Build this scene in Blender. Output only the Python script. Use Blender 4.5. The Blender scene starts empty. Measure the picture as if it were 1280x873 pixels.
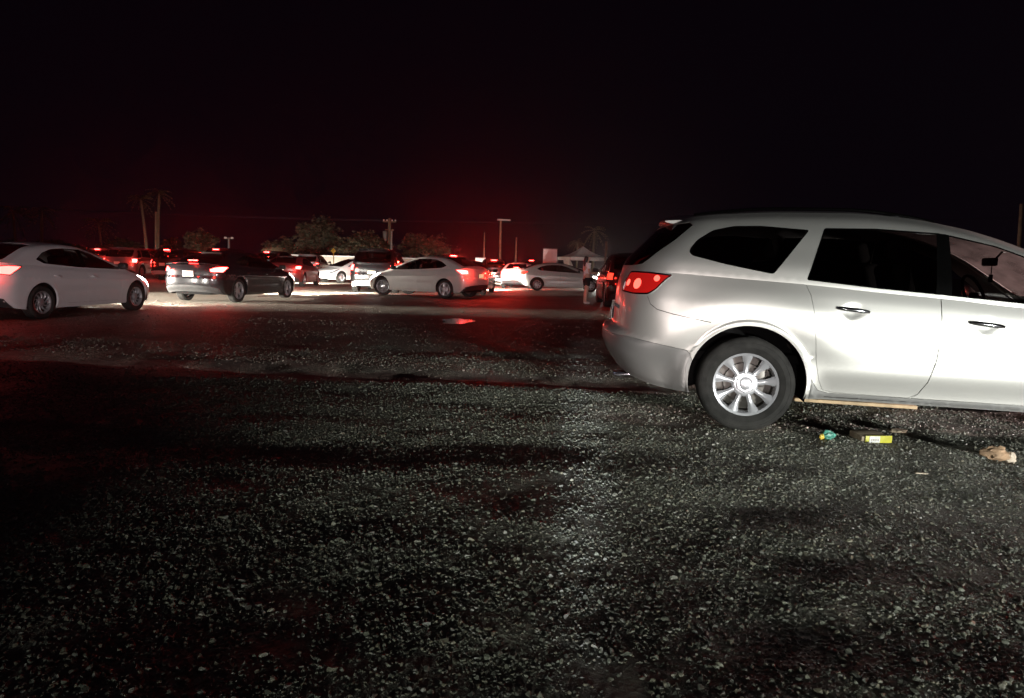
import bpy, bmesh, math, random
import numpy as np
from mathutils import Vector, Matrix
from mathutils.geometry import delaunay_2d_cdt

random.seed(7)
RNG = np.random.default_rng(11)
PI = math.pi
R = math.radians
scene = bpy.context.scene
COL = scene.collection

# ------------------------------------------------------------------ camera
CAM_H, PITCH, ROLL, FPX = 1.26, R(6.3), R(1.67), 853.0
cam_d = bpy.data.cameras.new('camera')
cam = bpy.data.objects.new('camera', cam_d)
COL.objects.link(cam)
cam.matrix_world = Matrix.Translation((0, 0, CAM_H)) @ Matrix.Rotation(PI / 2 - PITCH, 4, 'X') @ Matrix.Rotation(ROLL, 4, 'Z')
cam_d.sensor_width = 36
cam_d.lens = FPX / 1280 * 36
cam_d.shift_y = -10 / 1280
cam_d.clip_start = 0.05
cam_d.clip_end = 3000
scene.camera = cam


# ------------------------------------------------------------------ small helpers
def pchip(pts):
    xs = [p[0] for p in pts]
    ys = [p[1] for p in pts]
    n = len(xs)
    h = [xs[i + 1] - xs[i] for i in range(n - 1)]
    d = [(ys[i + 1] - ys[i]) / h[i] for i in range(n - 1)]
    m = [0.0] * n
    m[0], m[-1] = d[0], d[-1]
    for i in range(1, n - 1):
        if d[i - 1] * d[i] <= 0:
            m[i] = 0
        else:
            w1, w2 = 2 * h[i] + h[i - 1], h[i] + 2 * h[i - 1]
            m[i] = (w1 + w2) / (w1 / d[i - 1] + w2 / d[i])

    def f(x):
        if x <= xs[0]:
            return ys[0]
        if x >= xs[-1]:
            return ys[-1]
        i = 0
        while x > xs[i + 1]:
            i += 1
        t = (x - xs[i]) / h[i]
        t2, t3 = t * t, t * t * t
        return (2 * t3 - 3 * t2 + 1) * ys[i] + (t3 - 2 * t2 + t) * h[i] * m[i] + (-2 * t3 + 3 * t2) * ys[i + 1] + (t3 - t2) * h[i] * m[i + 1]
    return f


def lerp(a, b, t):
    return a + (b - a) * t


def smooth(t):
    t = max(0.0, min(1.0, t))
    return t * t * (3 - 2 * t)


def densify(poly, step):
    out = []
    n = len(poly)
    for i in range(n):
        a, b = poly[i], poly[(i + 1) % n]
        L = math.dist(a, b)
        k = max(1, int(math.ceil(L / step)))
        for j in range(k):
            out.append((lerp(a[0], b[0], j / k), lerp(a[1], b[1], j / k)))
    return out


def rounded(poly, r, seg=4):
    out = []
    n = len(poly)
    for i in range(n):
        p0, p1, p2 = poly[i - 1], poly[i], poly[(i + 1) % n]
        l0, l2 = math.dist(p0, p1), math.dist(p1, p2)
        q = min(r, l0 * .45, l2 * .45)
        a = (lerp(p1[0], p0[0], q / l0), lerp(p1[1], p0[1], q / l0))
        b = (lerp(p1[0], p2[0], q / l2), lerp(p1[1], p2[1], q / l2))
        for k in range(seg + 1):
            t = k / seg
            out.append(tuple((1 - t) ** 2 * a[c] + 2 * t * (1 - t) * p1[c] + t * t * b[c] for c in (0, 1)))
    return out


def inset(poly, d):
    """moves every point of a closed outline inwards by d (for the shut lines round doors and panes)"""
    n = len(poly)
    A = sum(poly[i - 1][0] * poly[i][1] - poly[i][0] * poly[i - 1][1] for i in range(n))
    sg = 1 if A > 0 else -1
    out = []
    for i in range(n):
        p0, p1, p2 = poly[i - 1], poly[i], poly[(i + 1) % n]
        e0 = Vector((p1[0] - p0[0], p1[1] - p0[1]))
        e1 = Vector((p2[0] - p1[0], p2[1] - p1[1]))
        if e0.length < 1e-9 or e1.length < 1e-9:
            out.append(p1)
            continue
        e0.normalize()
        e1.normalize()
        nn = Vector((-(e0.y + e1.y), e0.x + e1.x))
        if nn.length < 1e-6:
            out.append(p1)
            continue
        nn.normalize()
        k = max(.4, nn.dot(Vector((-e0.y, e0.x))))
        out.append((p1[0] + sg * nn.x * d / k, p1[1] + sg * nn.y * d / k))
    return out


def inpoly(P, poly):
    x, y = P[:, 0], P[:, 1]
    ins = np.zeros(len(P), bool)
    n = len(poly)
    for i in range(n):
        x0, y0 = poly[i - 1]
        x1, y1 = poly[i]
        if y0 == y1:
            continue
        c = ((y0 > y) != (y1 > y)) & (x < (x1 - x0) * (y - y0) / (y1 - y0) + x0)
        ins ^= c
    return ins


class Arr:
    """verts, faces, per-corner normals (None = let Blender work it out)"""
    def __init__(s):
        s.v, s.f, s.n = [], [], []

    def add(s, v, f, n=None):
        o = len(s.v)
        s.v += [tuple(p) for p in v]
        for i, q in enumerate(f):
            s.f.append(tuple(o + k for k in q))
            s.n.append(None if n is None else n[i])
        return s

    def merge(s, b):
        return s.add(b.v, b.f, b.n)

    def mirror(s):
        o = Arr()
        o.v = [(x, -y, z) for x, y, z in s.v]
        for q, nn in zip(s.f, s.n):
            o.f.append(tuple(reversed(q)))
            o.n.append(None if nn is None else [(a, -b, c) for a, b, c in reversed(nn)])
        return o

    def both(s):
        return Arr().merge(s).merge(s.mirror())


def link(name, me, mat=None, parent=None):
    o = bpy.data.objects.new(name, me)
    COL.objects.link(o)
    if mat is not None:
        me.materials.clear()
        me.materials.append(mat)
    if parent is not None:
        o.parent = parent
    return o


def build(name, arr, mat, parent=None, smooth_angle=40):
    me = bpy.data.meshes.new(name)
    me.from_pydata(arr.v, [], arr.f)
    me.validate()
    me.update()
    if any(n is not None for n in arr.n) and len(me.polygons) == len(arr.f):
        me.polygons.foreach_set('use_smooth', [True] * len(me.polygons))
        flat = [p.normal.copy() for p in me.polygons]
        ln = []
        for i, (q, nn) in enumerate(zip(arr.f, arr.n)):
            ln += [tuple(flat[i])] * len(q) if nn is None else list(nn)
        me.normals_split_custom_set(ln)
    elif smooth_angle:
        me.polygons.foreach_set('use_smooth', [True] * len(me.polygons))
        try:
            me.set_sharp_from_angle(angle=R(smooth_angle))
        except Exception:
            pass
    return link(name, me, mat, parent)


def empty(name, loc=(0, 0, 0), rz=0, parent=None):
    o = bpy.data.objects.new(name, None)
    o.empty_display_size = .2
    o.location = loc
    o.rotation_euler = (0, 0, rz)
    COL.objects.link(o)
    if parent is not None:
        o.parent = parent
    return o


def tag(o, label=None, cat=None, group=None, kind=None):
    if label:
        o['label'] = label
    if cat:
        o['category'] = cat
    if group:
        o['group'] = group
    if kind:
        o['kind'] = kind
    return o


def rbox(c, s, r=.01, seg=2, rot=None):
    bm = bmesh.new()
    bmesh.ops.create_cube(bm, size=1)
    for v in bm.verts:
        v.co = Vector((v.co.x * s[0], v.co.y * s[1], v.co.z * s[2]))
    if r > 0:
        bmesh.ops.bevel(bm, geom=list(bm.edges), offset=min(r, min(s) * .45), segments=seg, profile=.5, affect='EDGES')
    M = Matrix.Translation(c) @ (rot.to_4x4() if rot is not None else Matrix.Identity(4))
    bm.transform(M)
    a = Arr().add([v.co[:] for v in bm.verts], [[v.index for v in f.verts] for f in bm.faces])
    bm.free()
    return a


def tube(pts, rad, seg=8, caps=True):
    """a tube along points; rad a number or one per point"""
    n = len(pts)
    rad = [rad] * n if not hasattr(rad, '__len__') else rad
    V, F = [], []
    up0 = None
    for i, p in enumerate(pts):
        p = Vector(p)
        t = (Vector(pts[min(i + 1, n - 1)]) - Vector(pts[max(i - 1, 0)])).normalized()
        if up0 is None:
            up0 = t.orthogonal().normalized()
        up0 = (up0 - t * up0.dot(t)).normalized()
        b = t.cross(up0)
        for k in range(seg):
            a = 2 * PI * k / seg
            V.append(p + (up0 * math.cos(a) + b * math.sin(a)) * rad[i])
    for i in range(n - 1):
        for k in range(seg):
            k2 = (k + 1) % seg
            F.append((i * seg + k, i * seg + k2, (i + 1) * seg + k2, (i + 1) * seg + k))
    if caps:
        F.append(tuple(reversed(range(seg))))
        F.append(tuple((n - 1) * seg + k for k in range(seg)))
    return Arr().add(V, F)


def lathe(prof, seg=48, axis='Y', c=(0, 0, 0)):
    """prof: (radius, offset along the axis)"""
    V, F = [], []
    n = len(prof)
    for k in range(seg):
        a = 2 * PI * k / seg
        for r, h in prof:
            if axis == 'Y':
                V.append((c[0] + r * math.cos(a), c[1] + h, c[2] + r * math.sin(a)))
            else:
                V.append((c[0] + r * math.cos(a), c[1] + r * math.sin(a), c[2] + h))
    for k in range(seg):
        k2 = (k + 1) % seg
        for i in range(n - 1):
            q = (k * n + i, k2 * n + i, k2 * n + i + 1, k * n + i + 1)
            F.append(q if axis == 'Z' else q[::-1])
    return Arr().add(V, F)


# ------------------------------------------------------------------ materials
def newmat(name):
    m = bpy.data.materials.new(name)
    m.use_nodes = True
    nt = m.node_tree
    return m, nt, nt.nodes['Principled BSDF']


def simple(name, col, rough=.5, metal=0, coat=0, spec=.5, noise=0, nscale=20, bump=0, emis=None, estr=0):
    m, nt, b = newmat(name)
    b.inputs['Base Color'].default_value = (*col, 1)
    b.inputs['Roughness'].default_value = rough
    b.inputs['Metallic'].default_value = metal
    b.inputs['Coat Weight'].default_value = coat
    b.inputs['Coat Roughness'].default_value = .06
    b.inputs['Specular IOR Level'].default_value = spec
    if emis:
        b.inputs['Emission Color'].default_value = (*emis, 1)
        b.inputs['Emission Strength'].default_value = estr
    if noise or bump:
        tc = nt.nodes.new('ShaderNodeTexCoord')
        nz = nt.nodes.new('ShaderNodeTexNoise')
        nz.inputs['Scale'].default_value = nscale
        nz.inputs['Detail'].default_value = 5
        nt.links.new(tc.outputs['Object'], nz.inputs['Vector'])
        if noise:
            r = nt.nodes.new('ShaderNodeValToRGB')
            r.color_ramp.elements[0].position = .3
            r.color_ramp.elements[1].position = .7
            r.color_ramp.elements[0].color = (*[c * (1 - noise) for c in col], 1)
            r.color_ramp.elements[1].color = (*[min(1, c * (1 + noise)) for c in col], 1)
            nt.links.new(nz.outputs['Fac'], r.inputs['Fac'])
            nt.links.new(r.outputs['Color'], b.inputs['Base Color'])
        if bump:
            bp = nt.nodes.new('ShaderNodeBump')
            bp.inputs['Strength'].default_value = bump
            bp.inputs['Distance'].default_value = .02
            nt.links.new(nz.outputs['Fac'], bp.inputs['Height'])
            nt.links.new(bp.outputs['Normal'], b.inputs['Normal'])
    return m


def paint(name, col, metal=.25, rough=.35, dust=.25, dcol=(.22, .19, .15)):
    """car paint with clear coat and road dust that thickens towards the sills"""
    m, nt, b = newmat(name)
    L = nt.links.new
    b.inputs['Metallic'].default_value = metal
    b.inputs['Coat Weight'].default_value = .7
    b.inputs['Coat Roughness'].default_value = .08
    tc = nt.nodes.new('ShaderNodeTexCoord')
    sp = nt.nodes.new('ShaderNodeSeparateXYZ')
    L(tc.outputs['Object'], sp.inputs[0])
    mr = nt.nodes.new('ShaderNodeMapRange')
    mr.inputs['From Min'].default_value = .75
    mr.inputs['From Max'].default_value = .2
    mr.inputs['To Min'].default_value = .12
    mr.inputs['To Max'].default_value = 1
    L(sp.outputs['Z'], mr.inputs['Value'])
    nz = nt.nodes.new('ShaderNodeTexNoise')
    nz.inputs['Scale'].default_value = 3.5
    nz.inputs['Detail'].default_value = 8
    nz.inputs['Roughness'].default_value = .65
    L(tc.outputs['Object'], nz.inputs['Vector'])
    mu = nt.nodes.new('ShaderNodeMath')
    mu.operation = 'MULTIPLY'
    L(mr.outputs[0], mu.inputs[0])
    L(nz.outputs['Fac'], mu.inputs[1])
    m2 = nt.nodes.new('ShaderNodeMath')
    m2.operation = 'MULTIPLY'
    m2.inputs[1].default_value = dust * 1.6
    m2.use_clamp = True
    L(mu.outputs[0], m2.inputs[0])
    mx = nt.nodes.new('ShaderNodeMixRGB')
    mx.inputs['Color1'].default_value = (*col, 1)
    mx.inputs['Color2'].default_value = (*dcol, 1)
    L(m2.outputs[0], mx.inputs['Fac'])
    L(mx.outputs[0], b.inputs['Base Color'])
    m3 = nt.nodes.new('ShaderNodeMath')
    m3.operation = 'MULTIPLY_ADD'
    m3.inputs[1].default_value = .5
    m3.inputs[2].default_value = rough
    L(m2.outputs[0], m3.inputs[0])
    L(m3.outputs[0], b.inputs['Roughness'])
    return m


def glass(name, tint, dust=0.0, dcol=(.5, .45, .42), rough=.015):
    m, nt, b = newmat(name)
    nt.nodes.remove(b)
    L = nt.links.new
    out = nt.nodes['Material Output']
    tr = nt.nodes.new('ShaderNodeBsdfTransparent')
    tr.inputs['Color'].default_value = (*tint, 1)
    gl = nt.nodes.new('ShaderNodeBsdfGlossy')
    gl.inputs['Roughness'].default_value = rough
    fr = nt.nodes.new('ShaderNodeFresnel')
    fr.inputs['IOR'].default_value = 1.5
    mx = nt.nodes.new('ShaderNodeMixShader')
    L(fr.outputs[0], mx.inputs[0])
    L(tr.outputs[0], mx.inputs[1])
    L(gl.outputs[0], mx.inputs[2])
    last = mx
    if dust:
        df = nt.nodes.new('ShaderNodeBsdfDiffuse')
        df.inputs['Color'].default_value = (*dcol, 1)
        tl = nt.nodes.new('ShaderNodeBsdfTranslucent')
        tl.inputs['Color'].default_value = (*dcol, 1)
        a = nt.nodes.new('ShaderNodeMixShader')
        L(df.outputs[0], a.inputs[1])
        L(tl.outputs[0], a.inputs[2])
        tc = nt.nodes.new('ShaderNodeTexCoord')
        nz = nt.nodes.new('ShaderNodeTexNoise')
        nz.inputs['Scale'].default_value = 5
        nz.inputs['Detail'].default_value = 6
        L(tc.outputs['Object'], nz.inputs['Vector'])
        mu = nt.nodes.new('ShaderNodeMath')
        mu.operation = 'MULTIPLY'
        mu.inputs[1].default_value = dust * 2
        L(nz.outputs['Fac'], mu.inputs[0])
        b2 = nt.nodes.new('ShaderNodeMixShader')
        L(mu.outputs[0], b2.inputs[0])
        L(mx.outputs[0], b2.inputs[1])
        L(a.outputs[0], b2.inputs[2])
        last = b2
    L(last.outputs[0], out.inputs['Surface'])
    return m


def lamp(name, col, strength, base=(.3, .01, .01)):
    return simple(name, base, rough=.12, coat=.5, emis=col, estr=strength)


M = {}
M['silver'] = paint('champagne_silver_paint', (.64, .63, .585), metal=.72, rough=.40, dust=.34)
M['silver_low'] = paint('silver_paint_shaded', (.33, .328, .315), metal=.72, rough=.40, dust=.28)  # same silver made darker: shade put into the colour of the lower panels
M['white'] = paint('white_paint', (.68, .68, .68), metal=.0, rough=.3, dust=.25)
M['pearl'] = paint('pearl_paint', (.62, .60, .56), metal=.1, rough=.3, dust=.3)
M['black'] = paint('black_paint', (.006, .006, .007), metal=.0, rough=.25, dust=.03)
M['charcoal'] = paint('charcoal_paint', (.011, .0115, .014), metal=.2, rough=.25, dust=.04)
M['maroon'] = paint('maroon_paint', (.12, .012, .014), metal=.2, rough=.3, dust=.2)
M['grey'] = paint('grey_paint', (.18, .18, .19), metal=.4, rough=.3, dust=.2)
M['blackplastic'] = simple('black_plastic', (.018, .018, .018), rough=.6, noise=.3)
M['pillar'] = simple('black_window_trim', (.0025, .0025, .0025), rough=.2, spec=.12)
M['rubber'] = simple('dusty_rubber', (.022, .021, .019), rough=.85, spec=.25, noise=.35, nscale=14, bump=.15)
M['dark'] = simple('dark_cavity', (.006, .006, .006), rough=.95, spec=.1)
M['seat'] = simple('grey_seat_cloth', (.06, .055, .05), rough=.9, spec=.2)
M['chrome'] = simple('chrome', (.8, .8, .82), rough=.12, metal=1)
M['alloy'] = simple('bright_alloy', (.80, .80, .82), rough=.27, metal=.7, coat=.3)
M['alloydull'] = simple('dull_alloy', (.35, .35, .36), rough=.45, metal=.6)
M['disc'] = simple('brake_disc', (.12, .11, .10), rough=.45, metal=.7)
M['glass_privacy'] = glass('privacy_glass', (.10, .09, .09))
M['glass_side'] = glass('side_glass', (.70, .68, .68))
M['glass_dark'] = glass('tinted_glass', (.16, .15, .15))
M['glass_shield'] = glass('dusty_windscreen', (.5, .48, .47), dust=.45)
M['lens_red'] = lamp('red_lens_dim', (1, .02, .015), .30, base=(.22, .004, .004))
M['bulb_red'] = lamp('red_bulb', (1, .10, .07), 3.2)
M['lit_red'] = lamp('red_lens_lit', (1, .036, .032), 38)
M['lit_mid'] = lamp('red_lens_braking', (1, .04, .034), 19)
M['lit_soft'] = lamp('red_lens_half_lit', (1, .04, .02), 3)
M['brake_high'] = lamp('high_brake_lens_lit', (1, .036, .032), 44)
M['unlit_red'] = simple('red_lens_unlit', (.25, .008, .008), rough=.12, coat=.5)
M['lit_white'] = lamp('white_headlight_lit', (1, .95, .86), 40, base=(.8, .8, .8))
M['head_off'] = simple('headlight_unlit', (.12, .12, .13), rough=.08, coat=1)
M['amber'] = lamp('amber_reflector', (1, .25, .03), 1.5, base=(.5, .12, .01))
M['plate'] = simple('plate_white', (.72, .70, .62), rough=.4, noise=.08, nscale=12)
M['plate_lit'] = simple('plate_lit', (.75, .68, .45), rough=.4, noise=.1, nscale=12, emis=(1, .78, .4), estr=.5)
M['plate_ink'] = simple('plate_ink', (.03, .03, .06), rough=.5)


# ------------------------------------------------------------------ car body surfaces
class Shell:
    """one side (left, +y) of a car body between two height curves; a runs 0..1 round the rear corner,
    1..2 along the side and 2..3 round the front corner; b is 0 at the lower and 1 at the upper curve"""
    def __init__(s, XR, XF, ar, af, n, W, Z0, Z1, disp=None, lens=(1.1, 4.0, 1.1), H=.8, a0=0, a1=3):
        s.XR, s.XF, s.ar, s.af, s.n, s.W, s.Z0, s.Z1, s.disp = XR, XF, ar, af, n, W, Z0, Z1, disp
        s.lens, s.H, s.a0, s.a1 = lens, H, a0, a1

    def xe(s, a, b):
        xr, xf = s.XR(b), s.XF(b)
        q = 2 / s.n
        if a < 1:
            p = max(0, a) * PI / 2
            return xr + s.ar * (1 - max(0, math.cos(p)) ** q), math.sin(p) ** q
        if a <= 2:
            return lerp(xr + s.ar, xf - s.af, a - 1), 1.0
        p = max(0, 3 - a) * PI / 2
        return xf - s.af * (1 - max(0, math.cos(p)) ** q), math.sin(p) ** q

    def P(s, a, b):
        x, e = s.xe(a, b)
        z0, z1 = s.Z0(x), s.Z1(x)
        z = z0 + b * (z1 - z0)
        y = e * s.W(x, b, z1 - z0)
        if s.disp:
            y += e * s.disp(x, z)
        return Vector((x, y, z))

    def N(s, a, b):
        e = .012
        a_, _a = max(s.a0, a - e), min(s.a1, a + e)
        b_, _b = max(-.2, b - e), min(1, b + e)
        du = s.P(_a, b) - s.P(a_, b)
        dv = s.P(a, _b) - s.P(a, b_)
        n = dv.cross(du)
        return n.normalized() if n.length > 1e-12 else Vector((0, 1, 0))

    def inv(s, x, z):
        z0, z1 = s.Z0(x), s.Z1(x)
        b = (z - z0) / max(1e-4, z1 - z0)
        xr, xf = s.XR(b), s.XF(b)
        if x < xr + s.ar and s.ar > 0:
            c = max(0, min(1, 1 - (x - xr) / s.ar))
            a = math.acos(c ** (s.n / 2)) / (PI / 2)
        elif x <= xf - s.af or s.af == 0:
            a = 1 + (x - xr - s.ar) / (xf - s.af - xr - s.ar)
        else:
            c = max(0, min(1, 1 - (xf - x) / s.af))
            a = 3 - math.acos(c ** (s.n / 2)) / (PI / 2)
        return a, b

    def D(s, a, b):
        l0, l1, l2 = s.lens
        u = a * l0 if a < 1 else (l0 + (a - 1) * l1 if a < 2 else l0 + l1 + (a - 2) * l2)
        return u, b * s.H

    def U(s, u, w):
        l0, l1, l2 = s.lens
        a = u / l0 if u < l0 else (1 + (u - l0) / l1 if u < l0 + l1 else 2 + (u - l0 - l1) / l2)
        return a, w / s.H

    def xz(s, poly, step=.03):
        """side-view outline in metres -> domain outline"""
        return [s.D(*s.inv(*p)) for p in densify(poly, step)]

    def ab(s, poly, step=.03):
        return densify([s.D(*p) for p in poly], step)

    def full(s, step):
        return densify([s.D(s.a0, 0), s.D(s.a1, 0), s.D(s.a1, 1), s.D(s.a0, 1)], step)


class Cap:
    """closes the top of a Shell: a as in the shell, b from -1 (right edge) to 1 (left edge)"""
    def __init__(s, sh, crown, bow=None, a0=0, a1=3, yref=.8, H=.8):
        s.sh, s.crown, s.bow, s.a0, s.a1, s.yref, s.H = sh, crown, bow, a0, a1, yref, H
        s.lens = sh.lens

    def P(s, a, b):
        e = s.sh.P(a, 1)
        k = 1 - b * b
        x = e.x + (s.bow(e.x) * k if s.bow else 0)
        return Vector((x, b * e.y, e.z + s.crown * min(1, e.y / s.yref) * k))

    def N(s, a, b):
        e = .012
        du = s.P(min(s.a1, a + e), b) - s.P(max(s.a0, a - e), b)
        dv = s.P(a, min(1, b + e)) - s.P(a, max(-1, b - e))
        n = du.cross(dv)
        return n.normalized() if n.length > 1e-12 else Vector((0, 0, 1))

    D, U, ab = Shell.D, Shell.U, Shell.ab

    def full(s, step):
        return densify([s.D(s.a0, -1), s.D(s.a1, -1), s.D(s.a1, 1), s.D(s.a0, 1)], step)

    def ax(s, x):
        lo, hi = s.a0, s.a1
        for _ in range(40):
            m = (lo + hi) / 2
            if s.sh.P(m, 1).x < x:
                lo = m
            else:
                hi = m
        return lo


def patch(S, outer, holes=(), step=.06, off=0.0, skirt=0.0, extra=()):
    pts = [tuple(p) for p in outer]
    edges = [(i, (i + 1) % len(pts)) for i in range(len(pts))]
    for h in holes:
        o = len(pts)
        pts += [tuple(p) for p in h]
        edges += [(o + i, o + (i + 1) % len(h)) for i in range(len(h))]
    xtra = []
    if len(extra):
        E_ = np.array(extra)
        ok_ = inpoly(E_, outer)
        for h in holes:
            ok_ &= ~inpoly(E_, h)
        Q = np.array(pts[:len(outer) + sum(len(h) for h in holes)])
        E_ = E_[ok_]
        if len(E_):
            d = ((E_[:, None, :] - Q[None]) ** 2).sum(2).min(1)
            xtra = [tuple(p) for p in E_[d > .006 ** 2]]
    n_fix = len(pts)
    pts += xtra
    A = np.array(outer)
    lo, hi = A.min(0), A.max(0)
    gx = np.arange(lo[0] + step * .5, hi[0], step)
    gy = np.arange(lo[1] + step * .5, hi[1], step)
    G = np.array([(x, y + (step * .25 if i % 2 else -step * .25)) for i, x in enumerate(gx) for y in gy]).reshape(-1, 2)
    if len(G):
        G = G[inpoly(G, outer)]
    if len(G):
        Q = np.array(pts)
        keep = np.ones(len(G), bool)
        for i in range(0, len(G), 400):
            d = ((G[i:i + 400, None, :] - Q[None]) ** 2).sum(2).min(1)
            keep[i:i + 400] = d > (step * .45) ** 2
        G = G[keep]
        pts += [tuple(g) for g in G]
    vs, es, fs, _, _, _ = delaunay_2d_cdt([Vector(p) for p in pts], edges, [], 0, 1e-6)
    vs = np.array([tuple(v) for v in vs])
    T = np.array([tuple(f) for f in fs])
    C = vs[T].mean(1)
    ok = inpoly(C, outer)
    for h in holes:
        ok &= ~inpoly(C, h)
    T = T[ok]
    used = np.unique(T)
    rem = -np.ones(len(vs), int)
    rem[used] = np.arange(len(used))
    T = rem[T]
    AB = [S.U(*vs[i]) for i in used]
    P = [S.P(*q) for q in AB]
    N = [S.N(*q) for q in AB]
    V = [p + n * off for p, n in zip(P, N)]
    F = []
    for t in T:
        a, b, c = (V[i] for i in t)
        nn = (b - a).cross(c - a)
        if nn.length < 1e-12:
            continue
        if nn.dot(N[t[0]] + N[t[1]] + N[t[2]]) < 0:
            t = t[::-1]
        F.append(tuple(int(i) for i in t))
    arr = Arr().add(V, F, [[tuple(N[i]) for i in f] for f in F])
    if skirt:
        cnt = {}
        for f in F:
            for i in range(3):
                e = (f[i], f[(i + 1) % 3])
                k = (min(e), max(e))
                cnt[k] = None if k in cnt else e
        sv, sf, idx = [], [], {}
        def gi(i, dd):
            if (i, dd) not in idx:
                idx[(i, dd)] = len(sv)
                sv.append(V[i] - N[i] * (skirt if dd else 0))
            return idx[(i, dd)]
        for e in cnt.values():
            if e:
                sf.append((gi(e[1], 0), gi(e[0], 0), gi(e[0], 1), gi(e[1], 1)))
        arr.add(sv, sf)
    return arr


def circ(cx, cz, r, n=44):
    return [(cx + r * math.cos(2 * PI * i / n), cz + r * math.sin(2 * PI * i / n)) for i in range(n)]


# ------------------------------------------------------------------ wheels
def wheel_parts(Rt, Rr, wid, nsp, style):
    """wheel about its own centre, outer face towards +y"""
    h = wid / 2
    prof = [(Rr - .005, -h * .82), (Rr + .02, -h * .95), (Rt * .86, -h), (Rt - .022, -h * .95), (Rt - .004, -h * .80)]
    for g in (-.45, -.15, .15, .45):
        prof += [(Rt, (g - .13) * h * 1.2), (Rt, (g - .025) * h * 1.2), (Rt - .008, (g - .02) * h * 1.2), (Rt - .008, (g + .02) * h * 1.2), (Rt, (g + .025) * h * 1.2)]
    prof += [(Rt - .004, h * .80), (Rt - .022, h * .95), (Rt - .04, h * 1.0), (Rt - .043, h * .985), (Rt * .86, h * 1.015), (Rr + .05, h * 1.02), (Rr + .047, h * 1.0), (Rr + .02, h * .97), (Rr + .004, h * .86), (Rr - .004, h * .82)]
    tyre = lathe(prof, 72)
    lip = [(Rr - .028, -h * .8), (Rr - .03, h * .35), (Rr - .024, h * .62), (Rr - .016, h * .80), (Rr + .001, h * .86), (Rr + .006, h * .83), (Rr + .002, h * .76)]
    rim = lathe(lip, 72)
    # hub
    hr = .102 if style == 'flare' else .085
    rim.merge(lathe([(hr, h * .2), (hr, h * .52), (hr - .008, h * .58), (hr - .02, h * .60), (.068, h * .60), (.064, h * .66), (.056, h * .67), (.05, h * .65), (.0, h * .65)], 40))
    for k in range(nsp):
        angs = [(2 * PI * k / nsp + PI / 2, 0)]
        if style == 'twin':
            angs = [(2 * PI * k / nsp + PI / 2 - .16, -.0), (2 * PI * k / nsp + PI / 2 + .16, .0)]
        for a0, _ in angs:
            V, F = [], []
            st = 9
            for i in range(st):
                t = i / (st - 1)
                r = lerp(.07, Rr - .017, t)
                if style == 'flare':
                    w = lerp(.019, .021, t) + .021 * smooth((t - .5) / .5)
                    yy = h * lerp(.56, .76, t) - .012 * math.sin(t * PI)
                    a = a0
                elif style == 'swirl':
                    w = lerp(.011, .016, t)
                    yy = h * lerp(.52, .74, t)
                    a = a0 + .5 * t * t
                else:
                    w = lerp(.013, .017, t)
                    yy = h * lerp(.52, .76, t)
                    a = a0 + (.06 * t if _ == 0 else 0)
                ca, sa = math.cos(a), math.sin(a)
                for q, dy in ((-1, -.028), (-1, -.008), (-.6, 0.001), (0, .005), (.6, 0.001), (1, -.008), (1, -.028)):
                    V.append((r * ca - q * w * sa, yy + dy, r * sa + q * w * ca))
            for i in range(st - 1):
                for j in range(6):
                    F.append((i * 7 + j, i * 7 + j + 1, (i + 1) * 7 + j + 1, (i + 1) * 7 + j))
            rim.add(V, F)
    barrel = lathe([(Rr - .03, -h * .7), (Rr - .031, h * .3)], 48)
    disc = lathe([(.0, h * .02), (.16, h * .02), (.165, -.02), (Rr - .035, -.021)], 40)
    disc.merge(rbox((.11, .0, .05), (.09, .05, .15), .01))
    disc.merge(barrel)
    cap = lathe([(.046, h * .655), (.043, h * .70), (.036, h * .72), (.0, h * .725)], 28)
    emblem = Arr()
    for dx, dz in ((-.014, .008), (.014, .008), (0, -.008)):   # three small shields on the cap
        emblem.add([(dx - .009, h * .728, dz + .010), (dx + .009, h * .728, dz + .010), (dx + .009, h * .728, dz - .004), (dx, h * .728, dz - .014), (dx - .009, h * .728, dz - .004)], [(0, 1, 2, 3, 4)])
    nuts = Arr()
    for k in range(5 if nsp != 9 else 6):
        a = 2 * PI * (k + .5) / (5 if nsp != 9 else 6)
        nuts.merge(lathe([(.0095, h * .55), (.0095, h * .645), (.006, h * .66), (0, h * .66)], 8, c=(.066 * math.cos(a), 0, .066 * math.sin(a))))
    rim.merge(nuts)
    return dict(tyre=tyre, rim=rim, disc=disc, cap=cap, emblem=emblem)


# ------------------------------------------------------------------ car kinds
def arch_disp(wheels, Ra, zc, amp, wid=.05):
    def f(x, z):
        d = 0
        for xw in wheels:
            r = math.hypot(x - xw, z - zc)
            if r > Ra - .03:
                d += amp * (math.exp(-((r - Ra) / wid) ** 2) if wid > .02 else 1 - smooth((r - Ra - .02) / .016)) * smooth((z - .15) / .2)
        return d
    return f


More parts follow.
